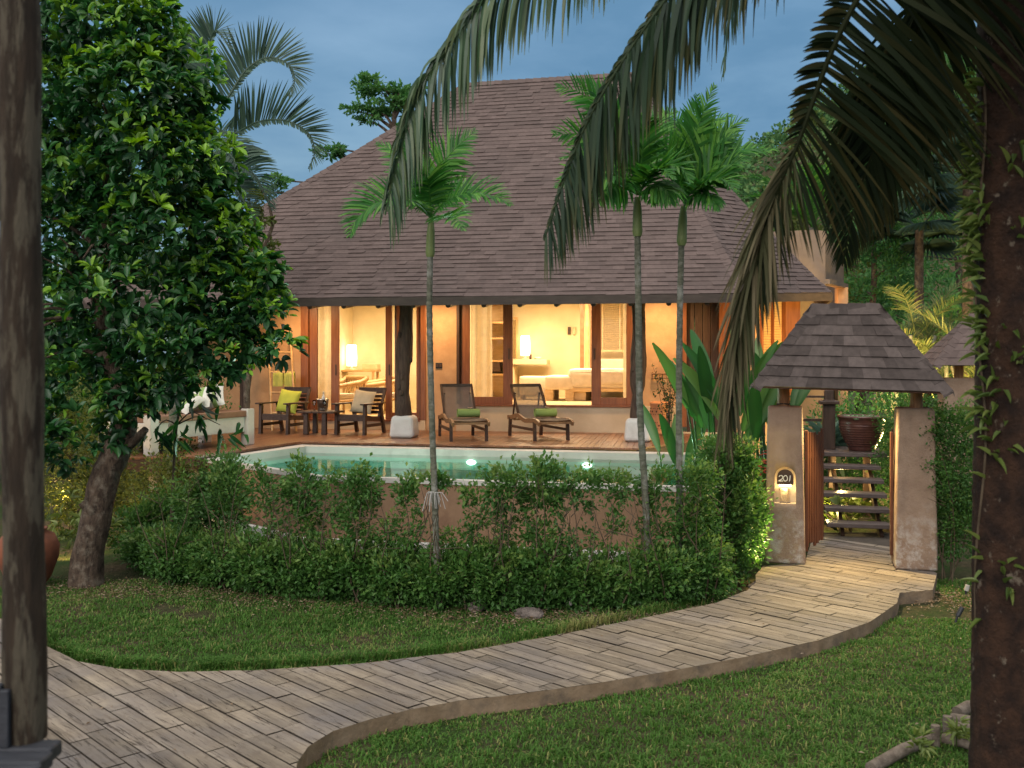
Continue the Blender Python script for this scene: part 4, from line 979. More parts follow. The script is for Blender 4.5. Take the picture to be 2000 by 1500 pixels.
def lounger(label, loc, rz):
    t = thing('sun_lounger', label, 'sun lounger', loc, rz, 'sun loungers on the deck')
    for sx in (-1, 1):
        x = sx * .31
        # curved rail: high at the hinge, dipping to the foot
        yy = np.array([-1.0, -.86, -.6, -.3, .05, .32, .58]); z = np.array([.30, .345, .345, .33, .40, .36, .34])
        Q = curve(np.c_[np.full(7, x), yy, z], 22); m = MB()
        for a_, b_ in zip(Q[:-1], Q[1:]): m.bar(a_, b_, .04, .075)
        m.build('side_rail', M['teak'], t)
        m = MB(); m.bar((x, -.78, 0), (x, -.76, .33), .05, .055, up=(0, 1, 0)); m.build('leg', M['chair_wood'], t)
        m = MB(); m.bar((x, .50, 0), (x, .46, .35), .05, .06, up=(0, 1, 0)); m.build('leg', M['chair_wood'], t)
        m = MB(); m.bar((x * .97, -.76, .19), (x * .97, .47, .19), .03, .05); m.build('stretcher', M['chair_wood'], t)
    for y in (-.95, -.5, .3): m = MB(); m.bar((-.30, y, .315), (.30, y, .315), .05, .035); m.build('cross_rail', M['teak'], t)
    n = 12; u = np.linspace(-.285, .285, n); yy = np.linspace(-.98, .08, 16)
    X_, Y_ = np.meshgrid(u, yy, indexing='ij'); Z_ = .372 - .018 * (1 - (X_ / .285) ** 2) + .02 * np.clip((Y_ + .1) * 4, 0, 1); k = (np.arange(n - 1)[:, None] * 16 + np.arange(15)[None]).reshape(-1)
    m = MB(); m.add(np.stack([X_, Y_, Z_], -1), np.stack([k, k + 16, k + 17, k + 1], -1)); m.build('seat', M['sling'], t, smooth=True)
    h0, h1 = np.array([0, .06, .37]), np.array([0, .50, .93]); dv = unit(h1 - h0)
    br = MB()
    for sx in (-.285, .285): br.bar(h0 + [sx, 0, 0], h1 + [sx, 0, 0], .035, .045, up=(0, 1, 0))
    w_ = np.linspace(-.30, .30, 9)
    for a_, b_ in zip(w_[:-1], w_[1:]): br.bar(h1 + [a_, .03 * math.cos(a_ * 5.2), .0], h1 + [b_, .03 * math.cos(b_ * 5.2), 0], .03, .06)
    bk = br.build('backrest', M['chair_wood'], t)
    s = np.linspace(0, .70, 10); X_, S_ = np.meshgrid(u, s, indexing='ij'); Pz = h0[None, None] + dv * S_[..., None] + np.array([1, 0, 0]) * X_[..., None] + np.array([0, .9, -.4]) * (.035 * (1 - (X_ / .285) ** 2))[..., None]
    k = (np.arange(n - 1)[:, None] * 10 + np.arange(9)[None]).reshape(-1); m = MB(); m.add(Pz, np.stack([k, k + 10, k + 11, k + 1], -1)); m.build('back_sling', M['sling'], bk, smooth=True)
    m = MB(); m.bar((-.24, .40, .80), (-.24, .52, .30), .025, .03, up=(0, 1, 0)); m.bar((.24, .40, .80), (.24, .52, .30), .025, .03, up=(0, 1, 0)); m.build('back_prop', M['chair_wood'], t)
    return t
l1 = np.array([-.92, 17.95]); l2_ = np.array([.42, 18.05])
lounger('wooden sun lounger with mesh sling, beside the slim palm trunk', (*l1, DZ), R(13)); lounger('wooden sun lounger with mesh sling, standing in front of the open bedroom doors', (*l2_, DZ), R(20))
def towel(base, rz, v, label):
    m = MB(); n = 60; th = np.linspace(0, 2 * math.pi * 3.2, n); r = .028 + .052 * th / th[-1]
    V = np.concatenate([np.c_[np.full(n, -.20), r * np.cos(th), r * np.sin(th)], np.c_[np.full(n, .20), r * np.cos(th), r * np.sin(th)]]); k = np.arange(n - 1); m.add(V, np.stack([k, k + 1, n + k + 1, n + k], -1))
    m.tube([(-.197, 0, 0), (.197, 0, 0)], .072, 16)
    o = m.build('rolled_towel', M['towel_green'], None, smooth=True); c, s = math.cos(rz), math.sin(rz)
    o.location = (base[0] + c * v[0] - s * v[1], base[1] + s * v[0] + c * v[1], DZ + v[2]); o.rotation_euler = (0, 0, rz); tag(o, label, 'towel', 'rolled towels on the loungers')
    f = MB(); 
    for k in range(5):
        a_ = k * 1.2566; put_leaves(f, np.zeros((1, 3)), np.array([[math.cos(a_), math.sin(a_), .45]]), np.array([[0, 0, 1.]]), .055, .034, .5, 'oval')
    fo = f.build('flower', M['flower_pink'], None, smooth=True); fo.location = o.location + Vector((.03 * c, .03 * s, .082)); fo.rotation_euler = (0, 0, rz); return fo
tag(towel(l1, R(13), (.10, -.20, .455), 'rolled green towel on the lounger beside the slim palm trunk'), 'small pink flower on the rolled towel of the lounger beside the palm trunk', 'flower', 'flowers on the towels')
tag(towel(l2_, R(20), (.13, -.18, .455), 'rolled green towel on the lounger in front of the open doors'), 'small pink flower on the rolled towel of the lounger in front of the open doors', 'flower', 'flowers on the towels')

# daybed on the deck's left wing
D0, D1 = np.array([-5.28, 14.52]), np.array([-4.28, 16.55]); dx_ = D1 - D0; dl = np.linalg.norm(dx_); dang = math.atan2(dx_[1], dx_[0])
bed = thing('daybed', 'long whitewashed timber daybed with a brown seat slab on the deck wing', 'daybed', (*D0, DZ), dang)
for x, h in ((.09, .59), (dl - .09, .60)):
    for y in (.07, 1.0): m = MB(); m.rbox((x, y, h / 2), (.17, .15, h), .014, jit=.001); m.build('leg', M['white_paint'], bed)
m = MB(); m.rbox((dl / 2, .09, .345), (dl - .34, .07, .25), .008); m.rbox((dl / 2, .98, .345), (dl - .34, .07, .25), .008); m.rbox((.09, .53, .345), (.07, .8, .25), .008); m.rbox((dl - .09, .53, .345), (.07, .8, .25), .008); m.build('frame', M['white_paint'], bed)
m = MB(); m.rbox((dl / 2, .53, .52), (dl - .20, 1.02, .10), .015); m.build('seat', surf('brown_slab', (.17, .085, .05), (.23, .12, .07), 5, stretch=(1, 6, 1), rough=.6), bed)
def bedpt(x, y, z): c, s = math.cos(dang), math.sin(dang); return (D0[0] + c * x - s * y, D0[1] + s * x + c * y, DZ + z)
for x, y, rot, lb in ((1.05, .42, (R(-62), R(18), 0), 'large white pillow lying propped on the daybed'), (1.42, .48, (R(-48), R(-14), R(8)), 'white pillow with a green band, in the middle of the daybed row'), (1.78, .55, (R(-44), R(-20), R(14)), 'white pillow with a green band, nearest the armchairs on the daybed')):
    o = MB().pillow((0, 0, 0), (.56, .50, .20), rot=rot, n=16, band=(.3, .62)).build('pillow', [M['cushion_white'], M['band_green']], None, smooth=True); o.location = bedpt(x, y, .76); o.rotation_euler = (0, 0, R(-15)); tag(o, lb, 'pillow', 'pillows on the daybed')

# bamboo towel ladder
lp = place_deck(548, 843); lad = thing('towel_ladder', 'leaning bamboo towel ladder behind the lime cushion', 'ladder', (lp[0], lp[1] + .3, DZ), R(-8))
for x in (-.28, .20): m = MB(); m.tube([(x + .08, -.1, 0), (x - .20, .34, 1.95)], .026, 8); m.build('rail', M['bamboo'], lad, smooth=True)
for z in (.35, .75, 1.15, 1.55):
    k = z / 1.95; m = MB(); m.tube([(-.30 + .08 - .28 * k, -.1 + .44 * k, z), (.22 + .08 - .28 * k, -.1 + .44 * k, z)], .018, 8); m.build('rung', M['bamboo'], lad, smooth=True)
for x0, lb in ((-.20, 'lime towel hung on the ladder, the one further from the doors'), (.035, 'lime towel hung on the ladder, the one nearer the doors')):
    n = 8; k = 1.15 / 1.95; u = np.linspace(0, .21, n); zz = np.concatenate([np.linspace(-.30, 0, 7), np.linspace(0, -.26, 7)[1:]]); yy = np.concatenate([np.full(7, -.03), np.full(6, .03)]); yy[6] = 0
    X_, S_ = np.meshgrid(u, np.arange(13), indexing='ij'); V = np.stack([x0 + .08 - .28 * k + X_, -.1 + .44 * k + yy[S_] + .008 * np.sin(X_ * 40), 1.172 + zz[S_]], -1); q = (np.arange(n - 1)[:, None] * 13 + np.arange(12)[None]).reshape(-1)
    m = MB(); m.add(V, np.stack([q, q + 13, q + 14, q + 1], -1)); o = m.build('hand_towel', M['towel_lime'], None, smooth=True); o.location = lad.location; o.rotation_euler = lad.rotation_euler; tag(o, lb, 'towel', 'towels on the bamboo ladder')

# terracotta lantern, wall rail and switch
tp = place_deck(1287, 849); lan = thing('terracotta_lantern', 'pierced cylindrical terracotta lantern on the deck against the wall', 'lantern', (tp[0], tp[1], DZ))
m = MB(); m.lathe([(0, 0), (.15, 0), (.165, .02), (.165, .06), (.155, .07), (.165, .30), (.16, .55), (.172, .57), (.172, .60), (.13, .62), (.12, .60), (.12, .1), (0, .1)], 32); m.build('body', M['terracotta'], lan, smooth=True)
m = MB()
for k in range(11):
    for z in (.18, .44):
        for dz, da, s in ((0, 0, .03), (.055, .16, .017), (-.05, .2, .017), (.06, -.18, .015), (-.055, -.14, .015)):
            a_ = k * .571 + da + (.28 if z > .3 else 0); m.rbox((.163 * math.cos(a_), .163 * math.sin(a_), z + dz), (.012, s, s), .003, 1, rz=a_, rx=.78)
m.build('piercing', M['plaque'], lan)
u0 = U(1290); rl = thing('towel_rail', 'small wooden wall rail on the ochre pier above the lantern', 'wall rail', hw(u0, WV, hz(738, u0, WV)), HA)
m = MB(); m.tube([(-.17, -.09, .08), (.2, -.09, .08)], .016, 8); m.tube([(-.17, -.09, -.0), (.2, -.09, 0)], .012, 8); m.build('bar', M['teak'], rl, smooth=True)
m = MB(); m.rbox((-.15, -.05, .04), (.03, .1, .14), .006); m.rbox((.17, -.05, .04), (.045, .1, .18), .006); m.build('bracket', M['teak'], rl)
u0 = U(858); s_ = thing('wall_switch', 'small dark switch plate on the ochre wall between the glass doors', 'wall switch', hw(u0, WV - .02, hz(714, u0, WV)), HA)
m = MB(); m.rbox((0, -.012, 0), (.135, .02, .11), .006); m.build('plate', M['black'], s_); m = MB(); m.rbox((-.025, -.026, 0), (.05, .014, .06), .004); m.rbox((.035, -.026, 0), (.05, .014, .06), .004); m.build('rocker', M['dark_wood'], s_)

# ================================================================== inside the rooms
def inroom(name, label, cat, px, v, z, rz=0, group=None):
    u = hu(px, v); return thing(name, label, cat, hw(u, v, z), HA + rz, group)
def table_lamp(label, px, v, z, h, r):
    t = inroom('table_lamp', label, 'lamp', px, v, z, 0, 'lit white table lamps')
    m = MB(); m.lathe([(0, 0), (r * .8, 0), (r * .8, .02), (.02, .035), (.016, .11), (0, .11)], 20); m.build('lamp_base', M['pale_wood'], t, smooth=True)
    m = MB(); m.lathe([(r * .92, .09), (r, .09 + h * .4), (r * .88, .09 + h), (r * .86, .09 + h)], 24); m.build('lamp_shade', M['lamp_shade'], t, smooth=True)
    return t
u_l = hu(687, 5.6); ztab = hz(722, u_l, 5.6)
table_lamp('tall white glowing lamp on the sitting room console', 687, 5.6, ztab, .50, .125)
con = inroom('console_table', 'low pale bamboo console carrying the sitting room lamp', 'console', 690, 5.65, F1); h = ztab - F1
m = MB(); m.rbox((0, 0, h - .025), (1.25, .45, .05), .008); m.build('table_top', M['bamboo'], con)
for x in (-.55, .55):
    for y in (-.18, .18): m = MB(); m.tube([(x, y, 0), (x, y, h - .05)], .035, 8); m.build('leg', M['bamboo'], con, smooth=True)
m = MB(); m.rbox((.45, .0, h + .07), (.36, .3, .14), .01); o = m.build('book_box', M['pale_wood'], None); o.location = con.location; o.rotation_euler = con.rotation_euler; tag(o, 'pale wooden box on the console, right of the glowing lamp', 'box')
# bamboo armchair and lounge in the sitting room
def bamboo_seat(label, px, v, rz, wd, cat, name):
    t = inroom(name, label, cat, px, v, F1, rz)
    m = MB()
    for x in (-wd / 2, wd / 2):
        m.tube(curve([(x, -.42, .62), (x, -.1, .66), (x, .3, .72), (x, .44, .80)], 12), .055, 10)
        m.tube([(x, -.36, 0), (x, -.36, .62)], .03, 8); m.tube([(x, .36, 0), (x, .36, .72)], .03, 8); m.tube([(x, -.38, .32), (x, .38, .32)], .028, 8)
    m.build('arm_frame', M['bamboo'], t, smooth=True)
    m = MB(); m.tube([(-wd / 2, .44, .80), (wd / 2, .44, .80)], .05, 10)
    for k in range(9): x = -wd / 2 + wd * (k + .5) / 9; m.tube([(x, .30, .36), (x, .44, .80)], .014, 6)
    m.build('backrest', M['bamboo'], t, smooth=True)
    m = MB(); m.rbox((0, -.02, .40), (wd - .1, .78, .13), .04, 3); m.build('seat', M['linen'], t, smooth=True)
    m = MB(); m.tube([(-wd / 2, -.38, .30), (wd / 2, -.38, .30)], .03, 8)
    for k in range(11): x = -wd / 2 + wd * (k + .5) / 11; m.tube([(x, -.38, .02), (x, -.38, .30)], .012, 6)
    m.build('front_rail', M['bamboo'], t, smooth=True)
bamboo_seat('bamboo armchair with fat rolled arms just inside the sitting room', 665, 3.6, R(-35), .75, 'armchair', 'bamboo_chair')
bamboo_seat('wide bamboo sofa with linen seat at the back of the sitting room', 735, 4.6, R(-60), 1.3, 'sofa', 'bamboo_sofa')
# hanging paper light beside the curtain
hg = inroom('hanging_lamp', 'tall narrow white lamp hanging beside the sitting room curtain', 'lamp', 632, 5.2, F1)
z0_ = hz(652, hu(632, 5.2), 5.2) - F1
m = MB(); m.box((0, 0, z0_ + .42), (.14, .14, .84)); m.build('lamp_shade', emit('paper_lamp_glow', (1, .80, .46), 2.2), hg); m = MB(); m.tube([(0, 0, z0_ + .84), (0, 0, TOP - F1)], .006, 6); m.build('cord', M['black'], hg)
# bedroom
u_l = hu(1026, 5.9); zd = hz(702, u_l, 5.75)
desk = inroom('desk', 'cream built-in writing desk with a thick top under the bedroom lamp', 'desk', 1010, 5.75, F2); h = zd - F2
m = MB(); m.rbox((.1, .1, h - .06), (1.25, .6, .12), .012); m.build('desk_top', M['cream'], desk); m = MB(); m.rbox((-.30, .12, h / 2 - .07), (.5, .5, h - .14), .01); m.build('drawer_unit', M['cream'], desk)
m = MB(); m.rbox((-.2, -.165, h * .45), (.06, .02, .22), .004); m.build('handle', M['door_wood'], desk)
table_lamp('white glowing lamp on the bedroom desk, beside the mirror', 1026, 5.8, zd, .46, .115)
mir = inroom('mirror', 'tall wood framed mirror standing at the back of the bedroom desk', 'mirror', 1000, 6.05, zd)
m = MB(); m.rbox((-.10, .0, .48), (.40, .02, .90), .004); m.build('mirror_glass', M['mirror'], mir); m = MB(); m.rbox((.12, 0, .5), (.05, .05, 1.0), .006); m.rbox((-.32, 0, .5), (.05, .05, 1.0), .006); m.rbox((-.1, 0, .98), (.39, .05, .05), .006); m.build('frame', M['bamboo'], mir)
for dx, hh, rr_, lb, mt in ((.16, .12, .03, 'small dark bottle on the bedroom desk beside the lamp', 'dark_wood'), (.33, .06, .09, 'low cream bowl on the bedroom desk, right of the lamp', 'linen')):
    o = MB().lathe([(0, 0), (rr_ * .8, 0), (rr_, hh * .4), (rr_ * .9, hh), (rr_ * .7, hh), (0, hh * .8)], 16).build('desk_bottle' if hh > .1 else 'desk_bowl', M[mt], None, smooth=True); o.location = hw(u_l + dx, 5.65, zd); tag(o, lb, 'bottle' if hh > .1 else 'bowl')
st = inroom('stool', 'cream upholstered block stool in front of the bedroom desk', 'stool', 1044, 4.6, F2)
m = MB(); m.rbox((0, 0, .31), (.62, .5, .42), .05, 3); m.build('seat', M['linen'], st, smooth=True)
for x in (-.26, .26): m = MB(); m.rbox((x, 0, .05), (.06, .42, .1), .006); m.build('leg', M['pale_wood'], st)
bn = inroom('bed_bench', 'cream padded bench with chunky pale legs at the foot of the bed', 'bench', 1098, 4.5, F2)
m = MB(); m.rbox((0, 0, .39), (.62, 1.2, .30), .06, 3); m.build('seat', M['linen'], bn, smooth=True)
for x in (-.22, .22):
    for y in (-.45, .45): m = MB(); m.rbox((x, y, .12), (.18, .18, .24), .008); m.build('leg', M['pale_wood'], bn)
bd = inroom('bed', 'low bed with rumpled cream blanket beyond the open bedroom doors', 'bed', 1185, 4.7, F2)
m = MB(); m.rbox((.1, 0, .48), (1.75, 1.6, .42), .10, 4, jit=.004); m.build('mattress', M['linen'], bd, smooth=True); m = MB(); m.rbox((.1, 0, .24), (1.7, 1.55, .08), .01); m.build('bed_base', M['pale_wood'], bd)
for x in (-.55, .7): m = MB(); m.rbox((x, 0, .10), (.3, 1.3, .2), .008); m.build('leg', M['pale_wood'], bd)
bl = inroom('window_blind', 'slatted wooden blind in front of the far bedroom window', 'blind', 1194, 6.1, F2)
z1_, z0_ = TOP - F2, hz(687, hu(1194, 6.1), 6.1) - F2
m = MB()
for z in np.arange(z0_ + .06, z1_, .05): m.box((0, 0, z), (.72, .006, .042), rx=R(18))
m.build('slat', clothmat('slat_cream', (.62, .50, .30), 0, .4, 60), bl)
m = MB(); m.rbox((0, -.02, z0_ + .02), (.74, .03, .05), .005); m.box((-.2, -.025, (z0_ + z1_) / 2), (.025, .004, z1_ - z0_)); m.box((.2, -.025, (z0_ + z1_) / 2), (.025, .004, z1_ - z0_)); m.build('tape', M['pale_wood'], bl)
hb = inroom('headboard_chair', 'cream low-backed chair under the far bedroom blind', 'chair', 1194, 5.85, F2)
m = MB(); m.rbox((0, 0, .45), (.62, .1, .9), .05, 3); m.build('backrest', M['linen'], hb, smooth=True); m = MB(); m.rbox((0, -.2, .38), (.6, .4, .14), .04, 3); m.build('seat', M['linen'], hb, smooth=True)
fs = inroom('folding_screen', 'narrow folded timber screen at the side of the bedroom wall', 'screen', 1147, 5.2, F2)
for k in range(3): m = MB(); m.rbox((-.12 + .11 * k, .03 * (k % 2), (TOP - F2) / 2 - .02), (.085, .04, TOP - F2 - .1), .006); m.build('panel', M['bamboo'] if k % 2 else M['teak'], fs)
for px, lb in ((1112, 'dark wall remote holder on the bedroom wall, the thicker of the two fittings'), (1122, 'small pale telephone fitting on the bedroom wall beside the remote holder')):
    t = inroom('wall_fitting', lb, 'wall fitting', px, BV, hz(646, hu(px, BV), BV)); m = MB(); m.rbox((0, -.03, 0), (.07, .05, .18), .01); m.rbox((0, -.06, .03), (.05, .02, .06), .006); m.build('body', M['chair_wood'] if px < 1115 else M['pale_wood'], t)
cb = inroom('shelf_cabinet', 'pale open shelf cabinet behind the closed glass panel', 'cabinet', 965, 4.6, F2)
m = MB()
for x in (-.32, .32): m.rbox((x, 0, 1.1), (.05, .45, 2.2), .005)
m.rbox((0, .2, 1.1), (.6, .03, 2.2), .004); m.build('side_panel', M['pale_wood'], cb)
for z in (.03, .55, .85, 1.35, 1.7, 2.15): m = MB(); m.rbox((0, 0, z), (.6, .42, .04), .004); m.build('shelf', M['bamboo'], cb)
m = MB(); m.rbox((0, -.1, .72), (.34, .2, .2), .02); o = m.build('coffee_machine', M['dark_wood'], None); o.location = cb.location; o.rotation_euler = cb.rotation_euler; tag(o, 'small dark appliance on a shelf of the cabinet behind the glass', 'appliance')

# ================================================================== pots, rock, spot lamps, logs, near post and rail
pz = Vector(stair.location) + Vector((0, 0, .93)); pt = sl @ Vector((.22, 1.75, .93))
pot = thing('glazed_pot', 'large ribbed brown glazed pot standing on the stair landing', 'pot', pt)
prof = [(0, 0), (.17, 0), (.185, .02)]
for k in range(11):
    z = .04 + .034 * k; r = .185 + .125 * (1 - (1 - k / 10) ** 1.8); prof += [(r, z), (r + .010, z + .012), (r + .002, z + .028)]
prof += [(.318, .42), (.315, .46), (.338, .475), (.338, .50), (.30, .505), (.295, .42), (0, .41)]
m = MB(); m.lathe(prof, 40); m.build('body', M['glaze'], pot, smooth=True)
m = MB(); m.lathe([(0, .43), (.294, .43)], 30); m.build('pot_soil', M['soil'], pot)
mb = MB(); P0 = rng.normal(size=(130, 3)) * [.13, .13, .0] + [0, 0, .46]; rosettes(mb, P0, np.tile([0, 0, 1.], (130, 1)), 6, .055, .5, 'oval', rng.random(130) * .6 + .4, 1.3)
o = mb.build('succulent', leafmat('succulent_leaf', (.06, .12, .05), (.13, .24, .11), (.24, .36, .19)), None, smooth=True); o.location = pt; tag(o, 'low pale green succulents growing in the ribbed glazed pot', 'plant')
ag = sl @ Vector((-.15, 2.55, .35)); mb = MB(); A = unit(rng.normal(size=(70, 3)) * [1, 1, .5] + [0, 0, .9]); put_leaves(mb, np.zeros((70, 3)) + [0, 0, .5], A, np.tile([0, 0, 1.], (70, 1)) + rng.normal(size=(70, 3)) * .2, .45 + .2 * rng.random(70), .035, rng.random(70), 'lance'); mb.tube([(0, 0, -.4), (0, 0, .55)], .05, 8, .1)
o = mb.build('agave', leafmat('agave_leaf', (.05, .10, .075), (.10, .18, .13), (.2, .3, .22)), None); o.location = ag; tag(o, 'spiky grey-green agave behind the landing, left of the glazed pot', 'plant')
tpp = gp(88, 1150, 0); o = MB().lathe([(0, 0), (.15, 0), (.22, .1), (.29, .3), (.30, .42), (.25, .53), (.17, .575), (.19, .60), (.15, .60), (.13, .5), (0, .45)], 36).build('terracotta_jar', M['old_terracotta'], None, smooth=True); o.location = (tpp[0] - .22, tpp[1] + .1, 0); tag(o, 'round weathered terracotta jar at the foot of the leaning tree', 'jar')
def rock(px, py, sz, label, seed):
    b = bmesh.new(); bmesh.ops.create_icosphere(b, subdivisions=3, radius=1); rr_ = np.random.default_rng(seed); k = rr_.normal(size=(6, 3))
    for v in b.verts:
        f = 1 + .16 * math.sin(Vector(k[0]).dot(v.co) * 2.3) + .14 * math.sin(Vector(k[1]).dot(v.co) * 3.7 + 1) + .06 * math.sin(Vector(k[2]).dot(v.co) * 9); v.co = Vector((v.co.x * sz[0] * f, v.co.y * sz[1] * f, v.co.z * sz[2] * f))
    o = MB().bm(b).build('rock', M['rock'], None, smooth=False); p = gp(px, py); o.location = (p[0], p[1], sz[2] * .35); return tag(o, label, 'rock', 'rocks at the hedge foot')
rock(1036, 1203, (.13, .09, .055), 'flat brown rock on the lawn in front of the hedge middle', 3); rock(1255, 1182, (.12, .08, .035), 'low pale rock under the hedge near the two palm trunks', 5); rock(930, 1190, (.09, .08, .055), 'small dark rock tucked under the hedge, left of the flat rock', 8); rock(1474, 1150, (.06, .05, .05), 'small dark stone where the hedge end meets the path', 9)
def spike(px, py, label, mat, h=.12, lean=(.02, 0), r=.022):
    p = gp(px, py); t = thing('spike_light', label, 'garden light', p, 0, 'spike lights in the lawn')
    m = MB(); m.tube([(0, 0, 0), (lean[0] * .3, lean[1] * .3, h * .45)], r * .5, 8); m.build('stake', M['black'], t, smooth=True); m = MB(); m.tube([(lean[0] * .3, lean[1] * .3, h * .42), (lean[0], lean[1], h)], r, 12); m.build('housing', M[mat], t, smooth=True)
spike(1112, 1190, 'small pale grey spike light on the lawn in front of the hedge', 'concrete', .10); spike(1866, 1216, 'small black spike light leaning on the lawn by the coconut trunk', 'black', .13, (.07, .02)); spike(1886, 1162, 'small bluish spike light in dry leaves below the right hedge', 'concrete', .1)
# the near weathered post on its bench rail
nr = thing('weathered_post', 'mottled weathered timber post standing blurred on a dark rail, very near', 'post', wp(46, 1442, 3.0))
bz = nr.location.z; yy = np.linspace(0, 3.2, 40); P = np.c_[np.interp(yy, [0, 3.2], [wp(50, 0, 3.0)[0], wp(30, 0, 3.0)[0]]), np.full(40, 3.0), bz + yy]
m = MB(); m.tube(P, .060 + .003 * np.sin(yy * 7), 22, jit=.012); m.build('shaft', M['post'], nr, smooth=True, world=True)
x0 = nr.location.x; m = MB(); m.rbox((x0 - .02, 2.93, bz + .085), (.028, .02, .17), .004); m.rbox((x0 - .045, 2.95, bz + .09), (.02, .03, .18), .004); m.build('bracket', M['rail_dark'], nr, world=True)
br_ = thing('bench_rail', 'dark slatted rail end under the near weathered post', 'rail', (x0, 3.0, bz - .2))
m = MB(); m.rbox((x0 + .035, 2.96, bz - .022), (.17, .075, .044), .008); m.rbox((x0 + .04, 2.875, bz - .026), (.18, .085, .044), .008); m.rbox((x0 + .042, 2.828, bz - .07), (.185, .02, .12), .006); m.build('slat', M['rail_dark'], br_, world=True)
m = MB(); m.rbox((x0 - .265, 2.96, bz - .021), (.425, .075, .044), .008); m.rbox((x0 - .265, 2.875, bz - .025), (.425, .085, .044), .008); m.build('tan_slat', M['rail_tan'], br_, world=True)
m = MB(); m.rbox((x0 - .1, 2.92, (bz - .05) / 2), (.12, .12, bz - .06), .01); m.build('support', M['rail_dark'], br_, world=True)
LG = [((1700, 1510), (1828, 1448), .035, 'grey log of the bed edging, lying lowest in the frame'), ((1842, 1450), (1925, 1475), .032, 'grey log of the bed edging that runs behind the trunk'), ((1858, 1410), (1950, 1432), .032, 'short log of the bed edging above the corner stake'), ((1862, 1425), (1950, 1450), .03, 'lower of the two stacked logs beside the corner stake'), ((1870, 1402), (1915, 1388), .04, 'dark thick log end at the top of the bed edging')]
for (x0_, y0_), (x1_, y1_), r, lb in LG:
    a_, b_ = gp(x0_, y0_), gp(x1_, y1_); m = MB(); m.tube([a_ + [0, 0, r * .8], (a_ + b_) / 2 + [0, .01, r * 1.1], b_ + [0, 0, r * .8]], [r, r * 1.05, r * .9], 10, jit=.03); tag(shift(m.build('edging_log', M['log_edge'], None, smooth=True), a_), lb, 'log', 'logs edging the planting bed')
for px, py, lb in ((1827, 1455, 'stubby wooden stake between the two longest edging logs'), (1850, 1436, 'stubby wooden stake at the corner of the stacked logs')):
    p = gp(px, py); m = MB(); m.tube([(0, 0, -.05), (0, 0, .12)], .027, 9, jit=.03); o = m.build('edging_stake', M['log_edge'], None, smooth=True); o.location = p; tag(o, lb, 'stake', 'stakes of the bed edging')

# ================================================================== plants
def palm(name, label, trunk, tr, fronds, leaf='palm_leaf', bark='palm_bark', shaft=None, group=None, sheath=False, cat='palm tree'):
    trunk = np.array(trunk, float); t = thing(name, label, cat, trunk[0], 0, group)
    Q = curve(trunk, 36); zz = np.linspace(0, 1, 36); m = MB(); rad = np.interp(zz, [0, .06, 1], [tr[0] * 1.35, tr[0], tr[1]])
    Q2 = np.repeat(Q, 2, 0)[:-1]; Q2[1::2] = (Q[:-1] + Q[1:]) / 2; r2 = np.repeat(rad, 2)[:-1] * np.where(np.arange(71) % 2 == 0, 1.07, .97)
    m.tube(Q2, r2, 12, jit=.02); m.build('trunk', M[bark], t, smooth=True, world=True)
    if shaft:
        a_ = Q[-1]; b_ = a_ + np.array(shaft[0]); m = MB(); m.tube(curve([a_ - [0, 0, .02], a_ * .6 + b_ * .4, b_], 10), np.interp(np.linspace(0, 1, 10), [0, .08, .7, 1], [tr[1] * 1.25, shaft[1] * .85, shaft[1] * .72, tr[1] * .9]), 12); m.build('crownshaft', M['crownshaft'], t, smooth=True, world=True)
    for kw in fronds:
        kw = dict(kw); P = kw.pop('P'); kw['ln'] *= .82 if shaft else 1; kw['droop'] = kw['droop'] * (1.7 if shaft else 1); frond(np.array(P), **kw).build('frond', M[leaf], t, world=True)
    return t
def arcfrond(base, az, elev, L, bend, n=7, roll=0):
    # rachis leaving the crown at an azimuth and elevation, arching under its weight
    P = [np.array(base, float)]; e_ = R(elev); a_ = R(az)
    for k in range(n):
        P.append(P[-1] + np.array([math.cos(a_) * math.cos(e_), math.sin(a_) * math.cos(e_), math.sin(e_)]) * L / n); e_ -= R(bend) / n * (.6 + .8 * k / n); a_ += R(roll) / n
    return P
pf = lambda P, L=.42, **k: dict(dict(P=P, nl=50, ln=L, wd=.028, ang=58, droop=.16, lift=.30, start=.10, rr=.011, seg=3, tint=(.15, .85), jit=.10, up=(.1, -.75, .65)), **k)

# slim palm in front of the veranda
Y1 = 9.35
tr1 = [gp(856, 1189), wp(850, 1000, Y1), wp(843, 800, Y1), wp(839, 620, Y1), wp(840, 498, Y1)]
cr = wp(842, 425, Y1)
fr = [pf([cr, wp(852, 350, Y1 - .05), wp(880, 300, Y1 - .1), wp(928, 255, Y1 - .1)], .40, lift=.1), pf([cr, wp(800, 395, Y1 - .1), wp(740, 395, Y1 - .2), wp(696, 430, Y1 - .25), wp(683, 462, Y1 - .3)], .40, lift=.5),
      pf([cr, wp(875, 390, Y1 - .1), wp(930, 378, Y1 - .2), wp(975, 388, Y1 - .3), wp(998, 402, Y1 - .35)], .34, lift=.45), pf([cr, wp(868, 395, Y1 + .2), wp(905, 368, Y1 + .5), wp(940, 372, Y1 + .8)], .36),
      pf([cr, wp(805, 340, Y1 + .2), wp(775, 300, Y1 + .4), wp(735, 280, Y1 + .5)], .34), pf([cr, wp(868, 425, Y1 - .3), wp(890, 425, Y1 - .55), wp(905, 450, Y1 - .75)], .32), pf([cr, wp(815, 345, Y1 + .1), wp(788, 275, Y1 + .1), wp(775, 240, Y1 + .1)], .2),
      pf([cr, wp(835, 350, Y1 - .2), wp(812, 318, Y1 - .35), wp(800, 300, Y1 - .45)], .34), pf([cr, wp(820, 400, Y1 - .3), wp(790, 390, Y1 - .6), wp(770, 410, Y1 - .8)], .3)]
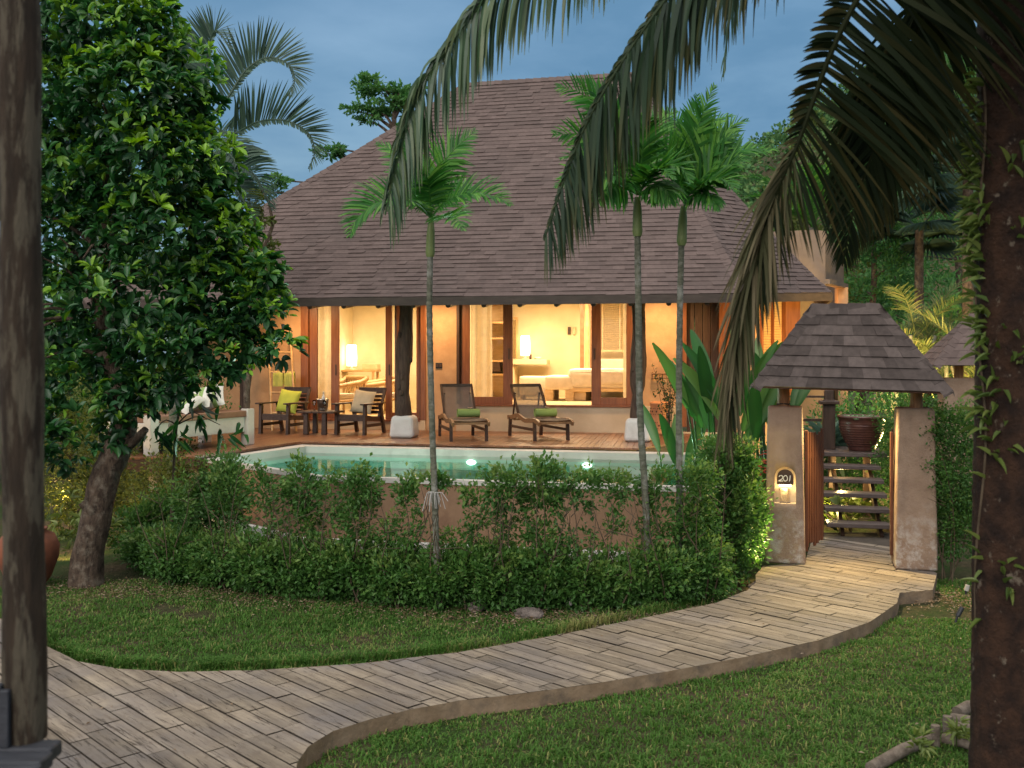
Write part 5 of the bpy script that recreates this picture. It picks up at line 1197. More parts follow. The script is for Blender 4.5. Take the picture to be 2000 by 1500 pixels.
palm('slim_palm', 'slim ringed palm standing alone in the hedge, its crown against the roof front', tr1, (.030, .027), fr, shaft=([.01, 0, .33], .052), group='slim palms in the hedge')
# two palms close together
Y2 = 9.6
tr2 = [gp(1268, 1180), wp(1262, 1000, Y2), wp(1250, 800, Y2), wp(1247, 600, Y2), wp(1245, 458, Y2)]; cr = wp(1246, 380, Y2)
big = lambda P, L=.42, **k: pf(P, L, **dict(dict(wd=.040, nl=36, seg=3, droop=.10, lift=.22, ang=52, jit=.16), **k))
fr = [big([cr, wp(1235, 300, Y2), wp(1190, 225, Y2 - .1), wp(1130, 180, Y2 - .2), wp(1088, 170, Y2 - .2)], .50, up=(.1, -1, .2)), big([cr, wp(1210, 330, Y2 - .1), wp(1150, 268, Y2 - .2), wp(1080, 262, Y2 - .3)], .44, up=(.1, -1, .2)), big([cr, wp(1200, 350, Y2 + .1), wp(1140, 335, Y2 + .2), wp(1085, 365, Y2 + .2)], .36, lift=.1),
      big([cr, wp(1210, 365, Y2 - .2), wp(1185, 370, Y2 - .35), wp(1170, 395, Y2 - .5)], .42, droop=.5), big([cr, wp(1275, 365, Y2 - .2), wp(1300, 370, Y2 - .3), wp(1310, 395, Y2 - .4)], .38, droop=.5), big([cr, wp(1260, 290, Y2 + .2), wp(1290, 235, Y2 + .3), wp(1320, 215, Y2 + .4)], .38),
      big([cr, wp(1255, 290, Y2 - .2), wp(1262, 240, Y2 - .3), wp(1285, 225, Y2 - .4)], .36), big([cr, wp(1285, 330, Y2 - .3), wp(1325, 325, Y2 - .5), wp(1350, 355, Y2 - .6)], .34), big([cr, wp(1225, 300, Y2 + .3), wp(1205, 260, Y2 + .5), wp(1180, 250, Y2 + .7)], .36), big([cr, wp(1222, 290, Y2 - .1), wp(1175, 200, Y2 - .2), wp(1120, 150, Y2 - .2)], .34), big([cr, wp(1190, 340, Y2), wp(1140, 300, Y2), wp(1095, 310, Y2)], .32), big([cr, wp(1225, 355, Y2 - .3), wp(1195, 345, Y2 - .5), wp(1160, 370, Y2 - .6)], .34), big([cr, wp(1270, 340, Y2 - .4), wp(1290, 330, Y2 - .6), wp(1318, 350, Y2 - .8)], .3)]
palm('slim_palm', 'slim ringed palm with broad leaflets, the one beside the white post base', tr2, (.034, .030), fr, shaft=([.0, 0, .36], .058), group='slim palms in the hedge')
Y3 = 9.8
tr3 = [gp(1322, 1170), wp(1327, 1000, Y3), wp(1326, 800, Y3), wp(1328, 600, Y3), wp(1331, 476, Y3)]; cr = wp(1334, 392, Y3)
fr = [big([cr, wp(1345, 320, Y3), wp(1352, 250, Y3), wp(1362, 185, Y3)], .36), big([cr, wp(1365, 330, Y3 - .1), wp(1400, 280, Y3 - .2), wp(1440, 262, Y3 - .2)], .40), big([cr, wp(1375, 345, Y3 - .2), wp(1420, 305, Y3 - .3), wp(1470, 290, Y3 - .3), wp(1500, 296, Y3 - .3)], .36),
      big([cr, wp(1380, 365, Y3 - .3), wp(1425, 325, Y3 - .5), wp(1450, 320, Y3 - .6)], .46, lift=.0), big([cr, wp(1365, 380, Y3 - .3), wp(1390, 385, Y3 - .5), wp(1400, 410, Y3 - .6)], .34, droop=.5), big([cr, wp(1315, 320, Y3 - .2), wp(1295, 280, Y3 - .3), wp(1270, 270, Y3 - .4)], .38),
      big([cr, wp(1305, 365, Y3 - .2), wp(1285, 375, Y3 - .4), wp(1275, 400, Y3 - .5)], .34, droop=.4), big([cr, wp(1365, 300, Y3 + .3), wp(1390, 240, Y3 + .5), wp(1430, 225, Y3 + .6)], .4), big([cr, wp(1340, 300, Y3 + .2), wp(1325, 240, Y3 + .4), wp(1300, 215, Y3 + .5)], .4), big([cr, wp(1385, 330, Y3 + .2), wp(1445, 300, Y3 + .4), wp(1520, 292, Y3 + .5)], .3), big([cr, wp(1350, 290, Y3 - .1), wp(1375, 215, Y3 - .2), wp(1395, 165, Y3 - .2)], .32), big([cr, wp(1375, 320, Y3), wp(1425, 250, Y3), wp(1460, 235, Y3)], .34), big([cr, wp(1370, 360, Y3 - .4), wp(1410, 350, Y3 - .6), wp(1440, 375, Y3 - .8)], .34), big([cr, wp(1320, 330, Y3 + .3), wp(1300, 300, Y3 + .5), wp(1275, 310, Y3 + .6)], .34)]
palm('slim_palm', 'slim ringed palm with broad leaflets, the one in front of the heliconias', tr3, (.033, .029), fr, shaft=([.02, 0, .37], .060), group='slim palms in the hedge')
# pale dead spathe on the first trunk
mb = MB(); bp = wp(846, 968, Y1 - .05)
for k in range(26): a_ = rng.uniform(0, 6.28); l = rng.uniform(.04, .15); mb.tube([bp + [.02 * math.cos(a_), .02 * math.sin(a_), .03], bp + [l * .6 * math.cos(a_), l * .6 * math.sin(a_), .03], bp + [l * math.cos(a_), l * math.sin(a_), -.1 * rng.random() - .03]], .0035, 4)
tag(shift(mb.build('dead_flower_stalk', M['grey_fiber'], None), bp), 'pale dried flower stalk clinging low on the lone slim palm', 'dried stalk')

# tall palm behind the leaning tree
Y4 = 13.2; cr = wp(405, 235, Y4)
P4 = [gp(338, 1050), wp(336, 900, Y4), wp(348, 700, Y4), wp(375, 450, Y4), wp(398, 270, Y4)]; P4[0] = np.array([P4[0][0], Y4, 0])
gf = lambda P, **k: dict(dict(P=P, nl=95, ln=.56, wd=.034, ang=66, droop=.07, lift=.12, up=(0, -1, .15), sides=(1, .2), start=.14, rr=.022, seg=4, tint=(.1, .9), jit=.07), **k)
fr = [gf([cr, wp(445, 190, Y4), wp(482, 135, Y4), wp(525, 112, Y4), wp(566, 128, Y4), wp(575, 160, Y4), wp(562, 188, Y4)], lift=.30), gf([cr, wp(450, 262, Y4 - .3), wp(505, 238, Y4 - .4), wp(560, 236, Y4 - .5), wp(604, 262, Y4 - .5), wp(614, 300, Y4 - .5), wp(602, 330, Y4 - .5)], lift=.4, ln=.55),
      gf([cr, wp(395, 150, Y4 + .3), wp(370, 70, Y4 + .5), wp(345, 20, Y4 + .7)], lift=.2), gf([cr, wp(400, 130, Y4), wp(420, 60, Y4 - .1), wp(450, 95, Y4 - .2)], ln=.5), gf([cr, wp(455, 310, Y4 - .8), wp(500, 345, Y4 - 1.2), wp(532, 412, Y4 - 1.4)], ln=.55, droop=.25), gf([cr, wp(440, 330, Y4 - .5), wp(470, 385, Y4 - .8), wp(500, 430, Y4 - 1)], ln=.5),
      gf([cr, wp(360, 200, Y4 + .3), wp(300, 190, Y4 + .5), wp(240, 240, Y4 + .5)])]
palm('arching_palm', 'tall grey-green palm with hooked fronds rising behind the leaning tree', P4, (.062, .055), fr, leaf='grey_palm_leaf')

# the coconut palm at the right edge, near
CY = 5.0; cc = np.array([wp(1965, 0, CY)[0], CY, CAMZ + (HY + 330) / FPX * CY])
coco = thing('coconut_palm', 'near coconut palm with a dark rough trunk and long drooping fronds', 'palm tree', (wp(1962, 0, CY)[0], CY, 0))
xs = np.interp(np.linspace(0, 1, 150), [0, .35, 1], [wp(1966, 0, CY)[0], wp(1962, 0, CY)[0], cc[0] + .02]); zz = np.linspace(-.05, cc[2], 150)
m = MB(); m.tube(np.c_[xs, np.full(150, CY), zz], np.interp(zz, [0, .5, 2.2, 5], [.185, .162, .140, .145]) * (1 + .022 * ((np.arange(150) + rng.integers(0, 2, 150)) % 4 == 0)), 44, jit=.009); m.build('trunk', M['coco_bark'], coco, smooth=True, world=True)
cf = lambda P, **k: dict(dict(P=P, nl=120, ln=.86, wd=.048, ang=50, droop=.6, lift=.05, start=.2, rr=.022, seg=6, tint=(.05, .55), tipbrown=.45, jit=.10), **k)
A_ = [cc, wp(1720, -400, 5.1), wp(1420, -330, 5.4), wp(1140, -140, 5.7), wp(985, -40, 5.85), wp(877, 91, 5.95), wp(818, 185, 6.0), wp(783, 290, 6.05), wp(752, 420, 6.1)]
B_ = [cc, wp(1760, -340, 4.9), wp(1560, -250, 5.0), wp(1400, -110, 5.2), wp(1285, 20, 5.35), wp(1178, 182, 5.5), wp(1122, 297, 5.6), wp(1062, 470, 5.65)]
C_ = [cc, wp(1840, -260, 4.85), wp(1740, -110, 4.8), wp(1668, 10, 4.85), wp(1622, 105, 4.9), wp(1590, 192, 4.95), wp(1556, 285, 5.0), wp(1512, 385, 5.05), wp(1475, 500, 5.1), wp(1440, 640, 5.15), wp(1415, 800, 5.2)]
D_ = [cc, wp(1880, -150, 5.6), wp(1800, 40, 6.2), wp(1740, 200, 6.6), wp(1700, 310, 6.8), wp(1668, 410, 6.9), wp(1645, 520, 7.0)]
E_ = [cc, wp(1760, -420, 6.0), wp(1560, -330, 6.8), wp(1455, -120, 7.2), wp(1425, 40, 7.3), wp(1412, 150, 7.3)]
for kw in (cf(A_, start=.3, ln=.60, droop=.75, up=(.1, -.8, .5), ang=56, lift=.1, jit=.22, tint=(0, .85), sides=(1, .55), prof=([0, .3, .55, .8, 1], [.9, 1, 1, .8, .45]), nl=240, wd=.027, tipbrown=.3, rj=.6), cf(B_, start=.25, ln=.66, droop=.34, up=(.1, -.8, .5), ang=56, lift=.12, jit=.2, mat='coco_leaf_dark', sides=(1, .12), prof=([0, .3, .62, .85, 1], [.9, 1, 1, .75, .42]), nl=240, wd=.027, tint=(.0, .7), rj=.6),
           cf(C_, start=.16, ln=.98, nl=195, angp=([0, .35, .5, .57, .65, .75, 1], [88, 82, 72, 56, 36, 16, 8]), droop=.13, lift=.06, jit=.16, up=(.15, -1, .12), sides=(1, .16), wd=.030, rj=.5, prof=([0, .2, .42, .5, .57, .65, .75, .9, 1], [.8, 1, 1, .92, .62, .42, .40, .42, .4]), mat='coco_leaf_old', tint=(0, .8), extra=dict(start=.60, nl=120, ln=.50, angp=([0, .6, .75, 1], [30, 26, 14, 6]), droop=.22, wd=.018, tint=(.1, .9), tipbrown=.5, jit=.2, seg=5, rr=.001, rj=.8, up=(.15, -1, .12), prof=([0, .6, .7, 1], [.5, .6, 1, .7]))), cf(D_, start=.2, ln=.75, droop=.2, nl=130, up=(.1, -1, .2), mat='coco_leaf_old'), cf(E_, ln=.6, nl=60, droop=.5),
           cf([cc, wp(2030, -330, 4.6), wp(2160, -190, 4.3), wp(2260, 100, 4.1)], ln=.7, nl=50), cf([cc, wp(1980, -300, 4.2), wp(1965, -220, 3.4), wp(1930, -60, 2.9)], ln=.5, nl=50, droop=.3), cf([cc, wp(1990, -420, 6), wp(2010, -330, 7), wp(2060, -60, 7.6)], nl=50)):
    ml = kw.pop('mat', 'coco_leaf'); ex = kw.pop('extra', None); P = np.array(kw.pop('P')); f_ = frond(P, **kw)
    if ex:
        g_ = frond(P, **ex); f_.F += [q + f_.n for q in g_.F]; f_.MI += [q + 1 for q in g_.MI]; f_.V += g_.V; f_.T += g_.T; f_.n += g_.n
    f_.build('frond', [M[ml], M['coco_leaf_dead']], coco, world=True)
# climbing fern on the coconut trunk
mb = MB(); P = []; D = []
for z0, z1, n, side in ((2.45, 3.75, 95, -1), (2.75, 3.35, 60, -1.05), (2.9, 3.5, 18, .1), (2.0, 2.6, 40, -.8), (1.75, 2.3, 22, -.5), (1.2, 1.35, 8, -.3), (1.0, 1.6, 6, -.9), (2.2, 2.6, 10, .05), (3.2, 3.8, 14, -1.1)):
    for k in range(n):
        a_ = math.pi * 1.5 + side * 1.35 + rng.normal() * .22; z = rng.uniform(z0, z1); r = .142
        P.append([wp(1962, 0, CY)[0] + r * math.cos(a_), CY + r * math.sin(a_), z]); D.append([math.cos(a_) + rng.normal() * .35, math.sin(a_) * .8 + rng.normal() * .3, rng.normal() * .5 + .1])
P = np.array(P); D = np.array(D); put_leaves(mb, P, D, np.tile([0, 0, 1.], (len(P), 1)) + rng.normal(size=(len(P), 3)) * .4, (.075 + .05 * rng.random(len(P))), .024, rng.random(len(P)), 'lance')
m2 = MB(); a_ = math.pi * 1.5 - 1.3; zz = np.linspace(1.0, 3.8, 50); stemP = np.c_[wp(1962, 0, CY)[0] + .150 * np.cos(a_ + .25 * np.sin(zz * 4)), CY + .150 * np.sin(a_ + .25 * np.sin(zz * 4)), zz]
vine = thing('climbing_fern', 'light green fern creeper with slender leaves climbing the coconut trunk', 'climber', (wp(1962, 0, CY)[0], CY, 1.0)); m2.tube(stemP, .006, 6); m2.build('stem', M['stem'], vine, world=True); mb.build('foliage', M['vine_leaf'], vine, world=True)

# the leaning broadleaf tree on the left
YT = 10.35
def tp_(px, py, dy=0): return wp(px, py, YT + dy)
tree = thing('leaning_tree', 'large leaning broadleaf tree with glossy dark green leaves and a mottled trunk', 'tree', (gp(168, 1142)[0], YT, 0))
m = MB(); tk = curve([[gp(166, 1142)[0], YT, -.05], tp_(172, 1080), tp_(188, 1010), tp_(206, 930), tp_(232, 870), tp_(242, 815), tp_(222, 740), tp_(205, 640), tp_(208, 500), tp_(214, 330), tp_(225, 200)], 50)
m.tube(tk, np.interp(np.linspace(0, 1, 50), [0, .05, .15, .35, .5, .75, 1], [.19, .158, .145, .135, .105, .07, .03]), 20, jit=.06)
m.tube([tp_(196, 1010, -.02), tp_(180, 992, -.08), tp_(166, 976, -.1)], [.10, .085, .07], 12, jit=.08); m.tube([tp_(236, 880), tp_(262, 862, -.1), tp_(285, 838, -.15)], [.08, .05, .035], 8)
rg = np.random.default_rng(11)
tips = []
for k in range(26):
    i0 = rg.integers(24, 48); b0 = tk[i0]; th = rg.uniform(0, 6.28); L = rg.uniform(.45, 1.15); dz = rg.uniform(-.15, .75)
    e1 = b0 + np.array([math.cos(th) * L, math.sin(th) * L * .8, dz]); m.tube(curve([b0, (b0 + e1) / 2 + [0, 0, .12], e1], 8), np.linspace(.03, .008, 8), 6)
m.build('trunk', M['bark'], tree, smooth=True, world=True)
mb = MB()
# crown lobes: pixel centre, radii in pixels, depth offset, spray count
LOB = [(150, 40, 130, 95, .1, 130), (285, 75, 85, 95, 0, 100), (110, 190, 110, 110, .1, 110), (260, 190, 135, 110, -.2, 160), (360, 165, 75, 100, -.1, 80), (130, 330, 110, 110, 0, 110), (300, 330, 140, 110, -.25, 170), (395, 330, 70, 90, -.1, 80),
       (150, 470, 110, 100, .05, 100), (330, 460, 140, 100, -.25, 160), (440, 470, 70, 75, -.1, 70), (140, 590, 100, 90, 0, 55), (290, 590, 140, 95, -.25, 105), (430, 570, 105, 85, -.2, 110), (500, 610, 70, 70, -.2, 55), (515, 535, 40, 38, -.2, 22), (130, 700, 90, 80, 0, 38), (330, 690, 130, 75, -.25, 85), (440, 685, 80, 55, -.25, 50), (160, 790, 95, 70, -.1, 36), (330, 750, 85, 45, -.25, 36), (120, 870, 55, 55, -.2, 24), (545, 680, 36, 26, -.3, 10), (250, 780, 60, 45, -.3, 22), (205, 850, 45, 40, -.3, 12)]
for px, py, rx_, ry_, dy, n in LOB:
    c = tp_(px, py, dy); r = np.array([rx_ / 188, max(rx_, 60) / 188 * .8, ry_ / 188]); p, dd_ = ball(n, .35); p = c + p * r
    sun_ = np.clip(.42 + .30 * dd_[:, 2] + (.15 if px > 330 else 0) * dd_[:, 0] + .20 * rng.normal(size=n) - (.12 if py > 640 else 0), .02, 1)  # leaf tint holds painted sunlight: lighter up top and right, darker low down
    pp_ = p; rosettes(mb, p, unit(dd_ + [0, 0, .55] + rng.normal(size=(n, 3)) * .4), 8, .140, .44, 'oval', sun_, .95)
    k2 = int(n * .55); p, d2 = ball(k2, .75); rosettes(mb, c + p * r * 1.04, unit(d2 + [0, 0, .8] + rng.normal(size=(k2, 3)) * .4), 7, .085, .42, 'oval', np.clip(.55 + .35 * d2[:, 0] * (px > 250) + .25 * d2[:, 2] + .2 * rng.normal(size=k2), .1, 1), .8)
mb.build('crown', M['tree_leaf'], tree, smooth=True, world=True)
# weeping sapling beside it
sp = thing('weeping_sapling', 'thin sapling with long drooping leaves in front of the white daybed', 'sapling', (tp_(330, 1060, .6)[0], YT + .6, 0))
m = MB(); m.tube(curve([[tp_(330, 1060, .6)[0], YT + .6, 0], tp_(338, 950, .6), tp_(342, 860, .6), tp_(350, 800, .6)], 12), np.linspace(.024, .012, 12), 8)
for e1 in ((400, 815), (300, 845), (430, 830), (370, 780)): m.tube(curve([tp_(345, 830, .6), tp_((345 + e1[0]) / 2, (820 + e1[1]) / 2 - 12, .5), tp_(*e1, .4)], 6), np.linspace(.009, .004, 6), 5)
m.build('trunk', M['stem'], sp, smooth=True, world=True)
mb = MB(); P = np.concatenate([np.array([tp_(*q, .45)]) + rng.normal(size=(8, 3)) * [.14, .1, .06] for q in ((400, 818), (300, 850), (430, 832), (360, 790), (335, 850))]); D = rng.normal(size=P.shape) * [.6, .5, .2] + [0, 0, -.75]
put_leaves(mb, P, D, rng.normal(size=P.shape) + [0, -.6, .4], .19 + .06 * rng.random(len(P)), .045, rng.random(len(P)) * .6, 'lance'); mb.build('crown', M['tree_leaf'], sp, smooth=True, world=True)

# the hedge: single shrubs, each with stems and foliage
def shrub(label, px, py, parts, leaf='hedge_leaf', ln=.052, group='shrubs of the front hedge', stems=3, name='hedge_shrub', Yo=None, cat='shrub', shape='diamond', dens=1.25, wd=.55, zero=None):
    b = gp(px, py) if zero is None else np.array(zero, float); b = b + ([0, Yo, 0] if Yo else [0, 0, 0])
    t = thing(name, label, cat, b, 0, group); mb = MB(); st_ = MB(); top_ = max(z + rz for _, _, z, _, _, rz, _ in parts)
    for k in range(stems):
        a_ = rng.uniform(0, 6.28); q = b + [rng.normal() * .05, rng.normal() * .05, -.02]; e1 = b + [rng.normal() * .16, rng.normal() * .1, top_ * rng.uniform(.7, .95)]
        st_.tube(curve([q, (q * .7 + e1 * .3) + rng.normal(size=3) * .04, (q * .35 + e1 * .65) + rng.normal(size=3) * .05, e1], 10), np.linspace(.009, .002, 10), 6)
        for j in range(5):
            f = rng.uniform(.25, .9); p0 = q + (e1 - q) * f; st_.tube([p0, p0 + rng.normal(size=3) * [.12, .1, .05] + [0, 0, .1]], [.005, .002], 4)
    st_.build('stem', M['stem'], t, smooth=True, world=True)
    for x, y, z, rx_, ry_, rz_, n in parts:
        if group == 'shrubs of the front hedge' and z > .55 and px < 1400: n *= .50; rx_ *= .82
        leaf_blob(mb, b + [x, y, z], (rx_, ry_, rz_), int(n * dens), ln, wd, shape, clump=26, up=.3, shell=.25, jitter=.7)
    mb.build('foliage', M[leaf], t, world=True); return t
HB = lambda z=.30, r=.36, n=3600: (0, .15, z - .03, r, .34, .31, n)
shr = [
 (345, 1142, [HB(.28, .42, 3000), (.05, .2, .85, .22, .2, .38, 900)], 'low shaded shrub at the left end of the front hedge, next to the leaning trunk'),
 (432, 1150, [HB(.30, .40), (0, .25, .95, .30, .22, .42, 2300)], 'tall shrub of the front hedge, covering the left corner of the pool wall'),
 (505, 1160, [HB(.30, .36), (-.02, .25, 1.0, .16, .16, .24, 560), (.05, .2, .7, .2, .15, .2, 300)], 'thin open shrub of the front hedge with a bare pale stem'),
 (578, 1168, [HB(.30, .38), (0, .25, 1.05, .28, .2, .28, 1900), (.02, .2, .72, .26, .2, .2, 900)], 'bushy-topped shrub of the front hedge, left of the first pool reflections'),
 (640, 1172, [HB(.30, .34), (0, .22, .95, .15, .15, .35, 640)], 'narrow sparse shrub of the front hedge, between two bushy-topped ones'),
 (696, 1178, [HB(.31, .38), (0, .25, 1.08, .27, .2, .22, 1500), (-.02, .2, .75, .24, .2, .26, 1300)], 'bushy-topped shrub of the front hedge, under the orange pool reflections'),
 (775, 1184, [HB(.26, .36), (.03, .25, .62, .28, .2, .22, 900), (.07, .25, 1.0, .15, .14, .24, 760)], 'open shrub of the front hedge with a small dark head, left of the lone palm'),
 (858, 1190, [HB(.28, .36), (-.02, .2, 1.17, .24, .15, .09, 520), (.1, .2, .6, .2, .2, .2, 420)], 'shrub of the front hedge with a thin flat tuft, wrapping the lone slim palm trunk'),
 (925, 1190, [HB(.32, .36), (0, .22, .85, .2, .18, .32, 640), (-.05, .2, 1.02, .12, .12, .16, 160)], 'light, see-through shrub of the front hedge, right of the lone slim palm'),
 (985, 1192, [HB(.30, .36), (0, .25, 1.12, .24, .2, .24, 1500), (0, .22, .72, .18, .16, .2, 480)], 'shrub of the front hedge with a rounded head, left of the biggest head'),
 (1060, 1192, [HB(.31, .38), (0, .25, 1.08, .34, .22, .32, 2900), (.02, .2, .62, .26, .2, .2, 1000)], 'shrub of the front hedge with the biggest dark head, below the loungers'),
 (1135, 1192, [HB(.26, .38, 2600), (.02, .25, 1.12, .24, .2, .2, 820), (0, .2, .7, .25, .2, .22, 340)], 'loose shrub of the front hedge, below the pool lamp on the right'),
 (1205, 1190, [HB(.24, .36, 2400), (0, .25, 1.12, .26, .2, .2, 800), (0, .2, .72, .22, .2, .26, 260)], 'loose shrub of the front hedge in front of the bare brown pool wall'),
 (1290, 1184, [HB(.30, .38), (0, .25, 1.10, .28, .2, .22, 1000), (.05, .22, .72, .28, .2, .28, 1000)], 'shrub of the front hedge between the two slim palm trunks'),
 (1368, 1176, [HB(.32, .38), (0, .25, 1.08, .30, .2, .26, 1500), (0, .2, .72, .3, .24, .3, 1900)], 'full shrub of the front hedge, next to the clipped block at its end'),
]
for px, py, parts, lb in shr: shrub(lb, px, py, parts)
shrub('tall dense clipped shrub at the right end of the front hedge, beside the numbered pillar', 1432, 1140, [(-.08, .2, .36, .34, .36, .38, 4200), (0, .25, .85, .36, .4, .40, 4600), (-.02, .25, 1.28, .32, .36, .26, 3400), (.16, .0, .6, .2, .3, .5, 2000)], stems=6)
# second, looser row on the left between tree and deck
for px, py, Yd, parts, lb, lf in ((290, 1120, .9, [(0, 0, .45, .4, .35, .45, 2600)], 'dark shrub between the leaning trunk and the deck stilts', 'hedge_leaf'), (385, 1110, .8, [(0, 0, .5, .42, .3, .5, 2400), (0, 0, 1.0, .25, .2, .25, 600)], 'leafy shrub right under the deck wing corner', 'hedge_leaf'), (240, 1100, 1.5, [(0, 0, .6, .5, .4, .6, 2600)], 'olive shrub behind the leaning trunk foot', 'olive_leaf'), (120, 1090, 1.3, [(0, 0, .6, .5, .4, .6, 2400), (0, 0, 1.3, .4, .3, .4, 1100)], 'warmly lit olive shrub behind the terracotta jar', 'olive_leaf'), (20, 1090, 1.6, [(0, 0, .7, .6, .4, .7, 2400), (-.1, 0, 1.5, .5, .4, .5, 1500)], 'olive shrub behind the near post', 'olive_leaf'), (262, 1132, .5, [(0, 0, .26, .36, .3, .28, 2000)], 'low dark shrub right beside the leaning trunk foot', 'hedge_leaf'), (222, 1128, .9, [(0, 0, .35, .4, .3, .36, 1800)], 'low shrub directly behind the leaning trunk foot', 'hedge_leaf'), (305, 1128, .2, [(0, 0, .24, .34, .3, .26, 1800)], 'low shrub between the leaning trunk and the first hedge shrub', 'hedge_leaf'), (175, 1040, 2.2, [(0, 0, .9, .7, .5, .9, 3000)], 'tall olive shrub behind the leaning tree', 'olive_leaf'), (40, 1020, 3.6, [(0, 0, 1.1, 1.0, .6, 1.1, 3600)], 'wide olive shrub at the far left edge', 'olive_leaf'), (180, 1000, 4.0, [(0, 0, 1.1, 1.0, .6, 1.2, 3600)], 'wide shrub filling the gap left of the daybed', 'back_leaf')):
    shrub(lb, px, py, parts, lf, .055, 'shrubs left of the deck', 4, Yo=Yd)
mb = MB(); b = gp(140, 1120) + [0, .3, 0]; rosettes(mb, b + rng.normal(size=(46, 3)) * [.17, .12, .22] + [0, 0, .48], unit(rng.normal(size=(46, 3)) + [0, 0, 1.]), 6, .12, .3, 'lance', .55 + .4 * rng.random(46)); mb.tube([b, b + [0, 0, .7]], .012, 6, .1)
tag(shift(mb.build('young_shrub', M['vine_leaf'], None, smooth=True), b), 'young yellow-green plant growing against the leaning trunk foot', 'plant')
lamp('garden_light', 'SPOT', gp(115, 1105) + [0, .25, .15], 42, (1, .62, .2), .05, aim=gp(150, 1000) + [0, .6, .9], spot=125); lamp('garden_light', 'POINT', np.array([-4.7, 13.2, .25]), 10, (1, .66, .22), .06); lamp('garden_light', 'POINT', np.array([-6.1, 13.6, .5]), 22, (1, .62, .2), .06)
# right of the gate
for px, py, Yd, parts, lb in ((1868, 1145, .25, [(.17, .1, .62, .32, .4, .45, 3800), (.16, .1, 1.15, .34, .4, .42, 3600), (.12, .1, 1.62, .32, .36, .28, 2200)], 'tall dense hedge shrub just right of the gate pillar'), (1830, 1060, .9, [(0, .1, .9, .45, .4, .6, 2600), (0, .1, 1.5, .42, .4, .45, 2200)], 'hedge shrub behind the right gate pillar')):
    shrub(lb, px, py, parts, 'hedge_leaf', .040, 'hedge right of the gate', 5, Yo=Yd)
lamp('garden_light', 'SPOT', (2.80, 10.70, .14), 95, (1, .80, .28), .03, aim=(2.50, 10.52, .70), spot=105)
lamp('garden_light', 'SPOT', gl @ Vector((.0, .30, 1.80)), 230, (1, .74, .32), .05, aim=gl @ Vector((-.1, -1.2, 0)), spot=140, blend=.9)
# heliconias
def heliconia(label, px, Y, n, hgt, seed, flowers=2):
    rg = np.random.default_rng(seed); b = np.array([wp(px, 0, Y)[0], Y, .0]); t = thing('heliconia', label, 'plant', b, 0, 'heliconias beside the gate')
    for k in range(n):
        a_ = rg.uniform(0, 6.28); lean = rg.uniform(.05, .24); L = rg.uniform(.75, 1.1); h = hgt * rg.uniform(.45, .72)
        p0 = b + [rg.normal() * .10, rg.normal() * .10, 0]; dv = np.array([math.cos(a_) * lean, math.sin(a_) * lean * .6, 1.0]); p1 = p0 + unit(dv) * h; m = MB(); m.tube(curve([p0, (p0 + p1) / 2 + [0, 0, .02], p1], 6), np.linspace(.022, .010, 6), 7, .35)
        nq = 12; s = np.linspace(0, 1, nq); dirv = unit(dv + np.array([math.cos(a_), math.sin(a_), 0]) * .25); mid = p1 + dirv * L * s[:, None] + np.array([math.cos(a_), math.sin(a_), -.35])[None] * (.42 * L * lean * 2.0 * s ** 2.2)[:, None]
        face = unit(np.cross(dirv, unit(np.array([rg.normal() * .5 , -1, rg.normal() * .3])))); wv = .098 * np.clip(np.sin(np.clip(s * .93 + .05, 0, 1) * math.pi), 0.02, 1) ** .65 * rg.uniform(.75, 1.15); nrm = np.cross(face, dirv)
        V = np.stack([mid - face * wv[:, None] + nrm * wv[:, None] * .25, mid, mid + face * wv[:, None] + nrm * wv[:, None] * .25], 1).reshape(-1, 3); q = np.arange(nq - 1) * 3; tn = rg.random()
        m.add(V, np.concatenate([np.stack([q, q + 1, q + 4, q + 3], -1), np.stack([q + 1, q + 2, q + 5, q + 4], -1)]), np.tile([tn, min(1, tn + .25), tn], nq)); m.build('leaf', M['big_leaf'], t, smooth=True, world=True)
    for k in range(flowers):
        p = b + [rg.normal() * .22, -.2 + rg.normal() * .1, 0]; h = rg.uniform(.75, 1.25); m = MB(); m.tube(curve([p, p + [.02, 0, h]], 8), .007, 6)
        for j in range(6):
            z = h - .32 + .06 * j; sg = 1 if j % 2 else -1; q = p + [.02 * z, 0, z]; m.tube(curve([q, q + [sg * .07, -.01, .03], q + [sg * .15, -.01, .05 - .01 * j]], 6), np.linspace(.016, .003, 6), 6)
        m.build('flower', M['flower_red'], t, smooth=True, world=True)
heliconia('heliconia clump with the broadest upright leaves, right of the third slim palm', 1398, 13.2, 13, 2.6, 3, 3); heliconia('heliconia clump behind the hanging frond tip', 1455, 13.0, 12, 2.7, 4, 3); heliconia('heliconia clump behind the numbered pillar, its leaves under the gate roof', 1515, 13.4, 8, 2.4, 6, 1); heliconia('low heliconia clump leaning left over the deck end', 1335, 14.6, 4, 1.5, 8, 1)
# twiggy plant by the lantern
b = hw(U(1305), 1.15); mb = MB(); tw = thing('twiggy_plant', 'bare twiggy plant with few dark leaves against the ochre pier', 'plant', (*b[:2], .0)); st_ = MB()
for k in range(16):
    e1 = b + [rng.normal() * .22, rng.normal() * .12, DZ + rng.uniform(.7, 1.35)]; q = curve([b + [0, 0, 0], b + [rng.normal() * .05, 0, DZ + .45], e1], 8); st_.tube(q, np.linspace(.008, .003, 8), 5); put_leaves(mb, np.repeat(q[-3:], 4, 0) + rng.normal(size=(12, 3)) * .04, rng.normal(size=(12, 3)), rng.normal(size=(12, 3)) + [0, 0, 1], .07, .03, rng.random(12) * .3, 'oval')
st_.build('stem', M['dark_wood'], tw, world=True); mb.build('foliage', M['tree_leaf'], tw, world=True)
